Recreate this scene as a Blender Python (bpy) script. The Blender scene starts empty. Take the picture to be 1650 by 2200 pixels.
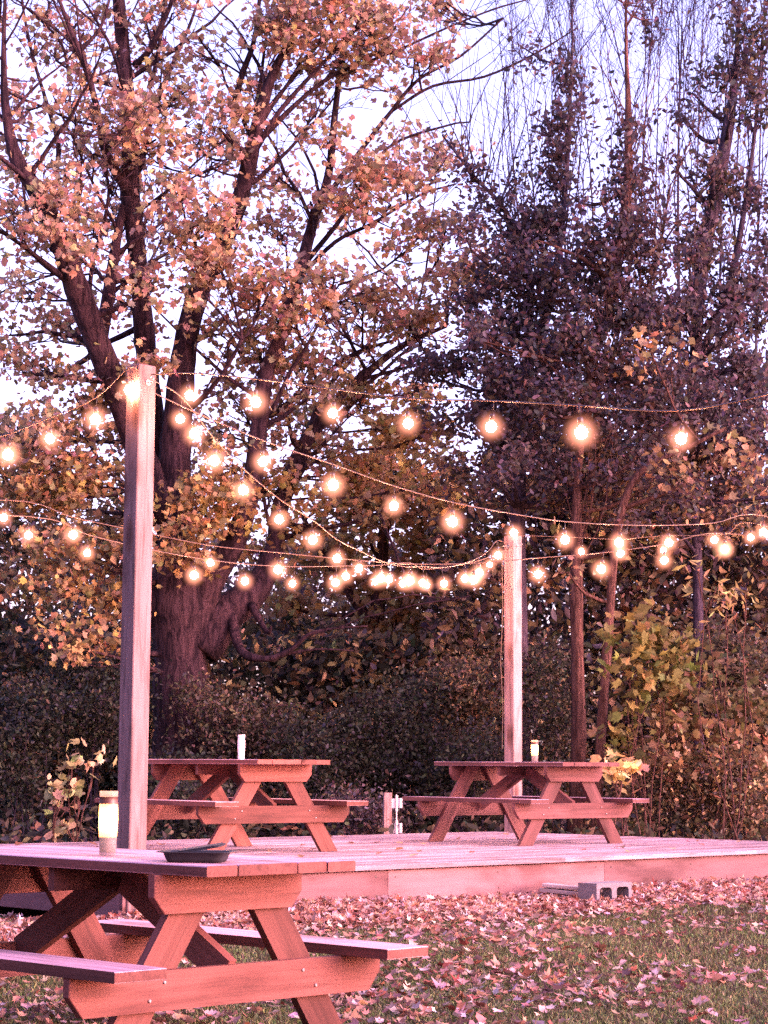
import bpy, bmesh, math, random
import numpy as np
from mathutils import Vector, Matrix

random.seed(7)
rng = np.random.default_rng(11)
sc = bpy.context.scene
COL = sc.collection
ZD = 0.34                      # top of the wooden deck above the lawn
F, PITCH, ROLL = 4435.0, 0.1225, 0.0063
CZ = ZD + 0.7065               # eye height


# ------------------------------------------------------------------ helpers
def at(x, y, Y):
    """the place that lies Y metres ahead and shows at photo pixel x, y"""
    u, v = x - 825.0, y - 1100.0
    u, v = u * math.cos(ROLL) + v * math.sin(ROLL), -u * math.sin(ROLL) + v * math.cos(ROLL)
    c, s = math.cos(PITCH), math.sin(PITCH)
    d = Vector((u / F, c + s * v / F, s - c * v / F))
    return Vector((0, 0, CZ)) + d * (Y / d.y)


def kpx(Y):
    return F / Y


def tag(o, label=None, cat=None, group=None, kind=None):
    if label: o['label'] = label
    if cat: o['category'] = cat
    if group: o['group'] = group
    if kind: o['kind'] = kind
    return o


def empty(name, loc=(0, 0, 0), rz=0.0):
    o = bpy.data.objects.new(name, None)
    COL.objects.link(o)
    o.location = loc
    o.rotation_euler = (0, 0, rz)
    o.empty_display_size = 0.2
    return o


def link(name, me, mat=None, parent=None, mtx=None):
    o = bpy.data.objects.new(name, me)
    COL.objects.link(o)
    if mat and not me.materials:
        me.materials.append(mat)
    if parent:
        o.parent = parent
    if mtx is not None:
        o.matrix_local = mtx
    return o


class MB:
    """collects simple shapes into one mesh, with a tint for every board"""
    def __init__(self):
        self.v, self.f, self.t = [], [], []

    def add(self, vs, fs, tint=0.5):
        n = len(self.v)
        self.v += [tuple(p) for p in vs]
        self.t += [tint] * len(vs)
        self.f += [tuple(i + n for i in f) for f in fs]

    def box(self, x0, x1, y0, y1, z0, z1, tint=0.5, b=0.004):
        # a box with small chamfers on its long edges (along x)
        b = min(b, (y1 - y0) * .3, (z1 - z0) * .3)
        prof = [(y0 + b, z0), (y1 - b, z0), (y1, z0 + b), (y1, z1 - b), (y1 - b, z1), (y0 + b, z1), (y0, z1 - b), (y0, z0 + b)]
        vs = [(x0, p[0], p[1]) for p in prof] + [(x1, p[0], p[1]) for p in prof]
        fs = [(i, (i + 1) % 8, 8 + (i + 1) % 8, 8 + i) for i in range(8)]
        fs += [tuple(range(7, -1, -1)), tuple(range(8, 16))]
        self.add(vs, fs, tint)

    def prism(self, prof, z0, z1, tint=0.5, b=0.003):
        # a flat outline in x, y given thickness in z, edges eased
        n = len(prof)
        cx = sum(p[0] for p in prof) / n; cy = sum(p[1] for p in prof) / n
        def ins(p):
            dx, dy = p[0] - cx, p[1] - cy
            L = math.hypot(dx, dy)
            return (p[0] - dx / L * b, p[1] - dy / L * b)
        rings = [[(*ins(p), z0) for p in prof], [(*p, z0 + b) for p in prof], [(*p, z1 - b) for p in prof], [(*ins(p), z1) for p in prof]]
        vs = [q for r in rings for q in r]
        fs = []
        for k in range(3):
            for i in range(n):
                j = (i + 1) % n
                fs.append((k * n + i, k * n + j, (k + 1) * n + j, (k + 1) * n + i))
        fs += [tuple(range(n - 1, -1, -1)), tuple(range(3 * n, 4 * n))]
        self.add(vs, fs, tint)

    def tube(self, pts, rads, seg=8, tint=0.5, cap=True):
        pts = [Vector(p) for p in pts]
        n0 = len(self.v)
        up = Vector((0.31, 0.17, 0.93)).normalized()
        prev = None
        vs, fs = [], []
        for i, p in enumerate(pts):
            d = (pts[min(i + 1, len(pts) - 1)] - pts[max(i - 1, 0)])
            if d.length < 1e-9: d = Vector((0, 0, 1))
            d.normalize()
            if prev is None:
                a = d.cross(up)
                if a.length < .05: a = d.cross(Vector((1, 0, 0)))
                a.normalize()
            else:
                a = prev - d * prev.dot(d)
                a.normalize()
            prev = a
            b = d.cross(a)
            for k in range(seg):
                t = 2 * math.pi * k / seg
                vs.append(p + (a * math.cos(t) + b * math.sin(t)) * rads[i])
        for i in range(len(pts) - 1):
            for k in range(seg):
                j = (k + 1) % seg
                fs.append((i * seg + k, i * seg + j, (i + 1) * seg + j, (i + 1) * seg + k))
        if cap:
            fs.append(tuple(range(seg - 1, -1, -1)))
            fs.append(tuple((len(pts) - 1) * seg + k for k in range(seg)))
        self.add(vs, fs, tint)

    def lathe(self, prof, seg=24, tint=0.5, c=(0, 0)):
        vs, fs = [], []
        for r, z in prof:
            for k in range(seg):
                t = 2 * math.pi * k / seg
                vs.append((c[0] + r * math.cos(t), c[1] + r * math.sin(t), z))
        for i in range(len(prof) - 1):
            for k in range(seg):
                j = (k + 1) % seg
                fs.append((i * seg + k, i * seg + j, (i + 1) * seg + j, (i + 1) * seg + k))
        self.add(vs, fs, tint)

    def mesh(self, name, smooth=False):
        me = bpy.data.meshes.new(name)
        me.from_pydata(self.v, [], self.f)
        a = me.attributes.new('tint', 'FLOAT', 'POINT')
        a.data.foreach_set('value', self.t)
        if smooth:
            me.polygons.foreach_set('use_smooth', [True] * len(me.polygons))
        me.update()
        return me

    def build(self, name, mat, parent=None, mtx=None, smooth=False):
        return link(name, self.mesh(name, smooth), mat, parent, mtx)


def smooth_path(pts, sub=4):
    """Catmull-Rom through rows of numbers"""
    P = [np.array(p, float) for p in pts]
    P = [2 * P[0] - P[1]] + P + [2 * P[-1] - P[-2]]
    out = []
    for i in range(1, len(P) - 2):
        for k in range(sub):
            t = k / sub
            out.append(.5 * ((2 * P[i]) + (-P[i - 1] + P[i + 1]) * t + (2 * P[i - 1] - 5 * P[i] + 4 * P[i + 1] - P[i + 2]) * t * t
                             + (-P[i - 1] + 3 * P[i] - 3 * P[i + 1] + P[i + 2]) * t ** 3))
    out.append(P[-2])
    return out


# ------------------------------------------------------------------ materials
def newmat(name):
    m = bpy.data.materials.new(name)
    m.use_nodes = True
    nt = m.node_tree
    nt.nodes.clear()
    out = nt.nodes.new('ShaderNodeOutputMaterial')
    return m, nt, out


def N(nt, kind, **kw):
    n = nt.nodes.new(kind)
    for k, v in kw.items():
        if k in n.inputs: n.inputs[k].default_value = v
        else: setattr(n, k, v)
    return n


def ramp(nt, src, stops):
    r = nt.nodes.new('ShaderNodeValToRGB')
    el = r.color_ramp.elements
    while len(el) < len(stops): el.new(0.5)
    for e, (p, c) in zip(el, stops):
        e.position = p; e.color = (*c, 1) if len(c) == 3 else c
    nt.links.new(src, r.inputs[0])
    return r


def wood(name, base, var=.35, knots=True, rough=.75, grain=1.0, kn=1.0):
    m, nt, out = newmat(name)
    L = nt.links.new
    tc = N(nt, 'ShaderNodeTexCoord')
    oi = N(nt, 'ShaderNodeObjectInfo')
    at_ = N(nt, 'ShaderNodeAttribute', attribute_name='tint')
    # shift the pattern for every board and every object
    sh = N(nt, 'ShaderNodeMath', operation='MULTIPLY'); sh.inputs[1].default_value = 37.0
    L(at_.outputs['Fac'], sh.inputs[0])
    sh2 = N(nt, 'ShaderNodeMath', operation='MULTIPLY_ADD'); sh2.inputs[1].default_value = 23.0
    L(oi.outputs['Random'], sh2.inputs[0]); L(sh.outputs[0], sh2.inputs[2])
    va = N(nt, 'ShaderNodeVectorMath', operation='ADD')
    L(tc.outputs['Object'], va.inputs[0]); L(sh2.outputs[0], va.inputs[1])
    mp = N(nt, 'ShaderNodeMapping'); mp.inputs['Scale'].default_value = (1.6, 34 * grain, 34 * grain)
    L(va.outputs[0], mp.inputs['Vector'])
    n1 = N(nt, 'ShaderNodeTexNoise', Scale=1.0, Detail=6.0, Roughness=.62, Distortion=1.1)
    L(mp.outputs[0], n1.inputs['Vector'])
    mp2 = N(nt, 'ShaderNodeMapping'); mp2.inputs['Scale'].default_value = (1.1, 3, 3)
    L(va.outputs[0], mp2.inputs['Vector'])
    n2 = N(nt, 'ShaderNodeTexNoise', Scale=1.4, Detail=4.0)
    L(mp2.outputs[0], n2.inputs['Vector'])
    b = base
    r1 = ramp(nt, n1.outputs['Fac'], [(.28, [c * (1 - var) for c in b]), (.5, b), (.72, [min(1, c * (1 + var * .5)) for c in b])])
    r2 = ramp(nt, n2.outputs['Fac'], [(.32, (.55, .49, .47)), (.5, (.98, .97, .96)), (.68, (1.14, 1.12, 1.12))])
    mu = N(nt, 'ShaderNodeMixRGB', blend_type='MULTIPLY'); mu.inputs[0].default_value = 1
    L(r1.outputs[0], mu.inputs[1]); L(r2.outputs[0], mu.inputs[2])
    col = mu.outputs[0]
    if knots:
        mp3 = N(nt, 'ShaderNodeMapping'); mp3.inputs['Scale'].default_value = (2.0, 5.5, 5.5)
        L(va.outputs[0], mp3.inputs['Vector'])
        vo = N(nt, 'ShaderNodeTexVoronoi', Scale=1.0)
        L(mp3.outputs[0], vo.inputs['Vector'])
        rk = ramp(nt, vo.outputs['Distance'], [(.05 * kn, (.30, .19, .15)), (.10 * kn, (.58, .46, .38)), (.17 * kn, (1, 1, 1))])
        mk = N(nt, 'ShaderNodeMixRGB', blend_type='MULTIPLY'); mk.inputs[0].default_value = .85
        L(col, mk.inputs[1]); L(rk.outputs[0], mk.inputs[2])
        col = mk.outputs[0]
    tn = N(nt, 'ShaderNodeMapRange'); tn.inputs['To Min'].default_value = .66; tn.inputs['To Max'].default_value = 1.22
    L(at_.outputs['Fac'], tn.inputs[0])
    mt = N(nt, 'ShaderNodeVectorMath', operation='SCALE')
    L(col, mt.inputs[0]); L(tn.outputs[0], mt.inputs['Scale'])
    bs = N(nt, 'ShaderNodeBsdfPrincipled', Roughness=rough)
    bs.inputs['Specular IOR Level'].default_value = .3
    mo = N(nt, 'ShaderNodeMixRGB', blend_type='MULTIPLY'); mo.inputs[0].default_value = 1
    L(mt.outputs[0], mo.inputs[1]); L(oi.outputs['Color'], mo.inputs[2])
    L(mo.outputs[0], bs.inputs['Base Color'])
    bp = N(nt, 'ShaderNodeBump', Strength=.5, Distance=.003)
    L(n1.outputs['Fac'], bp.inputs['Height']); L(bp.outputs[0], bs.inputs['Normal'])
    L(bs.outputs[0], out.inputs[0])
    return m


def plain(name, col, rough=.6, metal=0.0, noise=.25, scale=12, bump=0.0):
    m, nt, out = newmat(name)
    L = nt.links.new
    tc = N(nt, 'ShaderNodeTexCoord')
    n1 = N(nt, 'ShaderNodeTexNoise', Scale=scale, Detail=5.0)
    L(tc.outputs['Object'], n1.inputs['Vector'])
    r = ramp(nt, n1.outputs['Fac'], [(.3, [c * (1 - noise) for c in col]), (.7, [min(1, c * (1 + noise)) for c in col])])
    bs = N(nt, 'ShaderNodeBsdfPrincipled', Roughness=rough, Metallic=metal)
    L(r.outputs[0], bs.inputs['Base Color'])
    if bump:
        bp = N(nt, 'ShaderNodeBump', Strength=.6, Distance=bump)
        L(n1.outputs['Fac'], bp.inputs['Height']); L(bp.outputs[0], bs.inputs['Normal'])
    L(bs.outputs[0], out.inputs[0])
    return m


def bark(name, dark, light, scale=1.0):
    m, nt, out = newmat(name)
    L = nt.links.new
    tc = N(nt, 'ShaderNodeTexCoord')
    mp = N(nt, 'ShaderNodeMapping'); mp.inputs['Scale'].default_value = (14 * scale, 14 * scale, 2.2 * scale)
    L(tc.outputs['Object'], mp.inputs['Vector'])
    n1 = N(nt, 'ShaderNodeTexNoise', Scale=1.0, Detail=8.0, Roughness=.65, Distortion=.6)
    L(mp.outputs[0], n1.inputs['Vector'])
    n2 = N(nt, 'ShaderNodeTexNoise', Scale=.9, Detail=3.0)
    L(tc.outputs['Object'], n2.inputs['Vector'])
    r = ramp(nt, n1.outputs['Fac'], [(.42, dark), (.58, light)])
    r2 = ramp(nt, n2.outputs['Fac'], [(.3, (.75, .75, .8)), (.7, (1.15, 1.1, 1.05))])
    mu = N(nt, 'ShaderNodeMixRGB', blend_type='MULTIPLY'); mu.inputs[0].default_value = 1
    L(r.outputs[0], mu.inputs[1]); L(r2.outputs[0], mu.inputs[2])
    bs = N(nt, 'ShaderNodeBsdfPrincipled', Roughness=.9)
    bs.inputs['Specular IOR Level'].default_value = .15
    L(mu.outputs[0], bs.inputs['Base Color'])
    bp = N(nt, 'ShaderNodeBump', Strength=1.0, Distance=.07)
    L(n1.outputs['Fac'], bp.inputs['Height']); L(bp.outputs[0], bs.inputs['Normal'])
    L(bs.outputs[0], out.inputs[0])
    return m


def leafmat(name, trans=.35, rough=.6):
    """every leaf has its own colour, stored with it"""
    m, nt, out = newmat(name)
    L = nt.links.new
    a = N(nt, 'ShaderNodeAttribute', attribute_name='leafcol')
    tc = N(nt, 'ShaderNodeTexCoord')
    n1 = N(nt, 'ShaderNodeTexNoise', Scale=22.0, Detail=2.0)
    L(tc.outputs['Object'], n1.inputs['Vector'])
    r = ramp(nt, n1.outputs['Fac'], [(.35, (.8, .76, .72)), (.65, (1.12, 1.1, 1.08))])
    mu = N(nt, 'ShaderNodeMixRGB', blend_type='MULTIPLY'); mu.inputs[0].default_value = 1
    L(a.outputs['Color'], mu.inputs[1]); L(r.outputs[0], mu.inputs[2])
    bs = N(nt, 'ShaderNodeBsdfPrincipled', Roughness=rough)
    bs.inputs['Specular IOR Level'].default_value = .25
    tr = N(nt, 'ShaderNodeBsdfTranslucent')
    mx = N(nt, 'ShaderNodeMixShader'); mx.inputs[0].default_value = trans
    L(mu.outputs[0], bs.inputs['Base Color']); L(mu.outputs[0], tr.inputs['Color'])
    L(bs.outputs[0], mx.inputs[1]); L(tr.outputs[0], mx.inputs[2]); L(mx.outputs[0], out.inputs[0])
    return m


M = {}
M['deck'] = wood('weathered deck boards', (.35, .245, .28), var=.6, rough=.8)
M['rim'] = wood('rim boards', (.24, .12, .13), var=.18, rough=.8, grain=.6)
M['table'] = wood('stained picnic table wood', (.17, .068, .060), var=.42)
M['top'] = wood('worn skylit tabletop wood', (.58, .39, .46), var=.55, rough=.7)  # lilac of light from the sky is put into this colour
M['post'] = wood('rough sawn post', (.33, .20, .20), var=.6, grain=.55, kn=1.9)
M['scrap'] = wood('grey scrap wood', (.42, .33, .34), var=.4)
M['bark'] = bark('maple bark', (.018, .009, .014), (.07, .036, .044))
M['bark_red'] = bark('slim trunk bark', (.06, .028, .024), (.16, .08, .066), 2.0)
M['bark_dark'] = bark('dark stem bark', (.035, .025, .045), (.085, .06, .085), 2.0)
M['metal'] = plain('zinc', (.30, .27, .27), .55, .6, .1)
M['black'] = plain('black plastic', (.012, .012, .018), .7, 0, .2)
M['cord'] = plain('cord rubber', (.11, .065, .05), .5, 0, .2)
M['socket'] = plain('socket plastic', (.03, .02, .02), .4, 0, .2)
M['white'] = plain('white painted metal', (.62, .58, .62), .45, 0, .15)
M['block'] = plain('cast concrete', (.17, .15, .17), .9, 0, .3, 60, .004)
M['band'] = plain('amber band', (.10, .04, .028), .4, 0, .2)
M['wax'] = plain('candle wax', (.80, .72, .73), .5, 0, .04)
M['leaf'] = leafmat('tree leaves', .38)
M['litter'] = leafmat('fallen leaves', .12, .75)
M['grass'] = leafmat('grass blades', .3, .6)


# ------------------------------------------------------------------ leaves
def polar(lst):
    return np.array([(r * math.cos(math.radians(a)), r * math.sin(math.radians(a))) for a, r in lst])


MAPLE = polar([(90, 1), (68, .62), (44, .95), (16, .58), (-12, .78), (-55, .5), (-125, .5), (192, .78), (164, .58), (136, .95), (112, .62)])
OVAL = polar([(90, 1), (38, .58), (-30, .55), (-90, .85), (210, .55), (142, .58)])
LANCE = polar([(90, 1), (20, .3), (-90, .9), (160, .3)])


def leaf_mesh(name, pos, size, col, shape=MAPLE, tilt=None, fold=.25, droop=0.0, jit=.16):
    """one mesh of many separate leaves: pos (n,3), size (n,), col (n,3)"""
    n = len(pos); k = len(shape)
    if tilt is None:
        nrm = rng.normal(size=(n, 3)); nrm[:, 2] = np.abs(nrm[:, 2]) * .9 + .15
    else:
        nrm = rng.normal(size=(n, 3)) * tilt; nrm[:, 2] = 1
    nrm /= np.linalg.norm(nrm, axis=1, keepdims=True)
    t = rng.normal(size=(n, 3)); t[:, 2] -= droop
    t -= nrm * (t * nrm).sum(1, keepdims=True)
    t /= np.linalg.norm(t, axis=1, keepdims=True)
    s = np.cross(nrm, t)
    q = np.concatenate([shape, [[0, 0]]])                       # last is the middle
    r2 = (q ** 2).sum(1)
    fo = rng.normal(fold, .15, size=n)
    ax = rng.random(n) < .5
    g = 1 + rng.normal(0, jit, (n, k + 1))
    wd = rng.uniform(.7, 1.05, (n, 1))
    qx, qy = q[None, :, 0] * g * wd, q[None, :, 1] * g
    V = (pos[:, None, :] + size[:, None, None] * (qx[:, :, None] * s[:, None, :] + qy[:, :, None] * t[:, None, :]
         + (np.where(ax[:, None], np.abs(qx), qx ** 2 + qy ** 2 + .6 * qx * qy) * fo[:, None])[:, :, None] * nrm[:, None, :]))
    V = V.reshape(-1, 3)
    i = np.arange(k)
    tri = np.stack([np.full(k, k), i, (i + 1) % k], 1)
    Fc = (tri[None] + (np.arange(n) * (k + 1))[:, None, None]).reshape(-1, 3)
    me = bpy.data.meshes.new(name)
    me.vertices.add(len(V)); me.vertices.foreach_set('co', V.astype(np.float32).ravel())
    me.loops.add(Fc.size); me.loops.foreach_set('vertex_index', Fc.astype(np.int32).ravel())
    me.polygons.add(len(Fc))
    me.polygons.foreach_set('loop_start', np.arange(0, Fc.size, 3, dtype=np.int32))
    me.update(calc_edges=True)
    a = me.attributes.new('leafcol', 'FLOAT_COLOR', 'POINT')
    C = np.ones((n, k + 1, 4), np.float32); C[:, :, :3] = col[:, None, :]
    a.data.foreach_set('color', C.ravel())
    return me


def colours(n, base, var=.25, hue=.12):
    base = np.array(base, float)
    if base.ndim == 1: base = base[None]
    c = base[rng.integers(0, len(base), n)]
    c = c * np.exp(rng.normal(0, var, (n, 1))) * np.exp(rng.normal(0, hue, (n, 3)))
    return np.clip(c, .003, .9)


def cluster_points(cx, cy, rx, ry, Y, size, lai, clump=.30, flat=.6, depth=1.0):
    """leaf places for one bough: several small flattened clumps in an ellipsoid"""
    k = kpx(Y); c = np.array(at(cx, cy, Y)); a, b = rx / k, ry / k
    dd = depth * (a + b) / 2
    area = math.pi * a * b
    n = max(6, int(lai * area / (size ** 2 * 1.6)))
    m = max(3, int(area / (clump ** 2 * 1.2) * 1.3))
    u = rng.normal(size=(m, 3)); u /= np.linalg.norm(u, axis=1, keepdims=True)
    u *= rng.random((m, 1)) ** .45
    sub = c + u * np.array([a, dd, b])
    w = rng.random(m) ** .8 + .15; w /= w.sum()
    idx = rng.choice(m, n, p=w)
    rad = clump * (.55 + .8 * rng.random(m))
    p = sub[idx] + rng.normal(size=(n, 3)) * rad[idx][:, None] * np.array([.6, .6, .6 * flat])
    return p, sub


def nearest(limbs, p):
    best = None
    for pts in limbs:
        for i, q in enumerate(pts):
            d = (q[0] - p[0]) ** 2 + (q[1] - p[1]) ** 2 + (q[2] - p[2]) ** 2 + (40 if q[2] > p[2] + .1 else 0) + (2 * max(0, q[2] - p[2] + .3))
            if best is None or d < best[0]: best = (d, q)
    return best[1]


def bough(mb, a, b, r0, r1, sag=.12, seg=5, steps=6, wob=.05):
    a, b = Vector(a), Vector(b)
    L = (b - a).length
    pts, rr = [], []
    off = Vector([random.gauss(0, wob * L) for _ in range(3)])
    for i in range(steps + 1):
        t = i / steps
        p = a.lerp(b, t) + Vector((0, 0, -1)) * sag * L * 4 * t * (1 - t) * .5 + off * math.sin(math.pi * t)
        p += Vector([random.gauss(0, .008 * L) for _ in range(3)]) * (0 < i < steps)
        pts.append(p); rr.append(r0 + (r1 - r0) * t)
    mb.tube(pts, rr, seg, cap=False)
    return pts


def limb_from_px(rows):
    """rows: photo x, y, width in px, depth; gives centre points and radii"""
    out = []
    for r in smooth_path(rows, 4):
        p = at(r[0], r[1], r[3]); out.append((p.x, p.y, p.z, max(.004, r[2] / 2 / kpx(r[3]))))
    return out


def add_limb(mb, rows, seg=9, rough=.06):
    pts = limb_from_px(rows)
    P = [Vector(p[:3]) for p in pts]
    R = [p[3] * (1 + random.uniform(-rough, rough)) for p in pts]
    mb.tube(P, R, seg)
    return [(p.x, p.y, p.z, r) for p, r in zip(P, R)]


def make_crown(limbs, mb, clusters, size, cols, lai=1.5, twig=.012, shape=MAPLE, clump=.3, flat=.6, droop=.6, var=.25, depth=1.0,
               nearest_only=True, tw_seg=4, subs=7):
    P, C = [], []
    new = list(limbs)
    for cl in clusters:
        cx, cy, rx, ry, Y = cl[:5]
        f = cl[5] if len(cl) > 5 else 1.0
        base = cl[6] if len(cl) > 6 else cols
        p, sub = cluster_points(cx, cy, rx, ry, Y, size, lai * f, clump, flat, depth)
        P.append(p); C.append(colours(len(p), base, var))
        if limbs:
            c = at(cx, cy, Y)
            q = nearest(limbs, c)
            r0 = min(q[3] * .55, .05)
            bp = bough(mb, q[:3], c, max(r0, twig * 1.5), twig * 1.2)
            order = rng.permutation(len(sub))[:subs]
            for j in order:
                s0 = bp[random.randint(2, len(bp) - 1)]
                bough(mb, s0, sub[j], twig, twig * .35, seg=tw_seg, steps=4)
    P = np.concatenate(P); C = np.concatenate(C)
    S = size * (.65 + .7 * rng.random(len(P)))
    return leaf_mesh('crown', P, S, C, shape, droop=droop)


# ------------------------------------------------------------------ ground
def ground_z(x, y):
    t = max(0.0, min(1.0, (y - 7.8) / 4.6))
    z = -.055 + .065 * t
    return z + .012 * math.sin(x * 1.7 + y * .6) + .008 * math.sin(y * 2.3 - x)


def build_ground():
    xs = [-400, -120, -50, -25, -14] + [i * .25 for i in range(-36, 37)] + [14, 25, 50, 120, 400]
    ys = [-60, -20, -5, 2] + [4 + i * .25 for i in range(0, 130)] + [40, 50, 70, 110, 200, 500]
    vs = [(x, y, ground_z(x, y) if abs(x) < 15 and 0 < y < 45 else 0) for y in ys for x in xs]
    nx = len(xs)
    fs = [(j * nx + i, j * nx + i + 1, (j + 1) * nx + i + 1, (j + 1) * nx + i) for j in range(len(ys) - 1) for i in range(nx - 1)]
    me = bpy.data.meshes.new('ground'); me.from_pydata(vs, [], fs)
    me.polygons.foreach_set('use_smooth', [True] * len(fs))
    m, nt, out = newmat('lawn soil'); L = nt.links.new
    tc = N(nt, 'ShaderNodeTexCoord')
    n1 = N(nt, 'ShaderNodeTexNoise', Scale=1.3, Detail=8.0, Roughness=.6); L(tc.outputs['Object'], n1.inputs['Vector'])
    n2 = N(nt, 'ShaderNodeTexNoise', Scale=45.0, Detail=6.0, Roughness=.7); L(tc.outputs['Object'], n2.inputs['Vector'])
    r1 = ramp(nt, n1.outputs['Fac'], [(.38, (.05, .045, .02)), (.6, (.075, .04, .028))])
    r2 = ramp(nt, n2.outputs['Fac'], [(.3, (.45, .45, .45)), (.7, (1.3, 1.3, 1.3))])
    mu = N(nt, 'ShaderNodeMixRGB', blend_type='MULTIPLY'); mu.inputs[0].default_value = 1
    L(r1.outputs[0], mu.inputs[1]); L(r2.outputs[0], mu.inputs[2])
    bs = N(nt, 'ShaderNodeBsdfPrincipled', Roughness=.95); bs.inputs['Specular IOR Level'].default_value = .1
    L(mu.outputs[0], bs.inputs['Base Color'])
    bp = N(nt, 'ShaderNodeBump', Strength=1.0, Distance=.03); L(n2.outputs['Fac'], bp.inputs['Height']); L(bp.outputs[0], bs.inputs['Normal'])
    L(bs.outputs[0], out.inputs[0])
    tag(link('ground', me, m), kind='structure')


build_ground()

# ------------------------------------------------------------------ deck
DA = 0.7728
dv = Vector((math.cos(DA), math.sin(DA), 0)); nv = Vector((-math.sin(DA), math.cos(DA), 0))
LI, LN = 8.76, 4.81
DFAR = Vector((1.254, 22.998, 0))
DC = DFAR - dv * LI - nv * LN          # the corner by the near post


def deck_local(p):
    q = Vector((p[0], p[1], 0)) - DC
    return q.dot(dv), q.dot(nv)


def build_deck():
    root = empty('deck', (DC.x, DC.y, 0), DA)
    tag(root, 'low wooden deck of pale weathered boards carrying two picnic tables', 'deck')
    mb = MB(); w = .140; y = -.012; i = 0
    while y < LN:
        y1 = min(y + w, LN + .02)
        cut = random.choice([2.9, 4.3, 5.8]) + random.uniform(-.02, .02)
        e0, e1 = -.02 + random.uniform(-.006, .006), LI + .02 + random.uniform(-.006, .006)
        dz = random.uniform(-.0015, .0015)
        mb.box(e0, cut - .002, y, y1, ZD - .036 + dz, ZD + dz, random.random())
        mb.box(cut + .002, e1, y, y1, ZD - .036 + dz, ZD + dz, random.random())
        y += w + random.uniform(.007, .014); i += 1
    mb.build('decking', M['deck'], root)
    # rim boards, butted end to end, under the overhang of the decking
    z1 = ZD - .040; z0 = z1 - .232
    for a, b in [(0.03, 2.42), (2.424, 4.86), (4.864, 7.30), (7.304, LI - .01)]:
        r = MB(); r.box(0, b - a, 0, .036, 0, z1 - z0, random.random())
        r.build('rim_board', M['rim'], root, Matrix.Translation((a, .04, z0 - random.uniform(0, .006))))
        r = MB(); r.box(0, b - a, 0, .036, 0, z1 - z0, random.random())
        r.build('rim_board', M['rim'], root, Matrix.Translation((a, LN - .06, z0)))
    for x in (.03, LI - .046):
        r = MB(); r.box(0, LN - .13, 0, .036, 0, z1 - z0, random.random())
        r.build('rim_board', M['rim'], root, Matrix.Translation((x + .036, .062, z0)) @ Matrix.Rotation(math.pi / 2, 4, 'Z'))
    sm = MB(); sm.lathe([(0, 0), (.007, 0), (.007, .002), (0, .002)], 8, .1)
    sme = sm.mesh('screw'); sme.materials.append(M['socket'])
    for x in (.10, .95, 2.30, 2.50, 3.60, 4.75, 4.95, 6.0, 7.20, 7.40, 8.55):
        for z in (z0 + .06, z0 + .18):
            link('screw', sme, None, root, Matrix.Translation((x + random.uniform(-.01, .01), .0398, z + random.uniform(-.008, .008))) @ Matrix.Rotation(math.pi / 2, 4, 'X'))
    for k in range(1, 14):
        r = MB(); r.box(0, LN - .13, 0, .036, 0, .18, .4)
        r.build('joist', M['rim'], root, Matrix.Translation((k * .62, .062, z1 - .184)) @ Matrix.Rotation(math.pi / 2, 4, 'Z'))


build_deck()


# ------------------------------------------------------------------ picnic tables
def board(name, parent, L, W, T, mtx, mat=None, chamfer=None, tint=None):
    """a board lying along its own x, wide in y, thick in z"""
    mb = MB()
    h, w = L / 2, W / 2
    if chamfer:
        c, d = chamfer
        prof = [(-h + c, -w), (h - c, -w), (h, -w + d), (h, w), (-h, w), (-h, -w + d)]
    else:
        prof = [(-h, -w), (h, -w), (h, w), (-h, w)]
    mb.prism(prof, -T / 2, T / 2, random.random() if tint is None else tint)
    return mb.build(name, mat or M['table'], parent, mtx)


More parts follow.
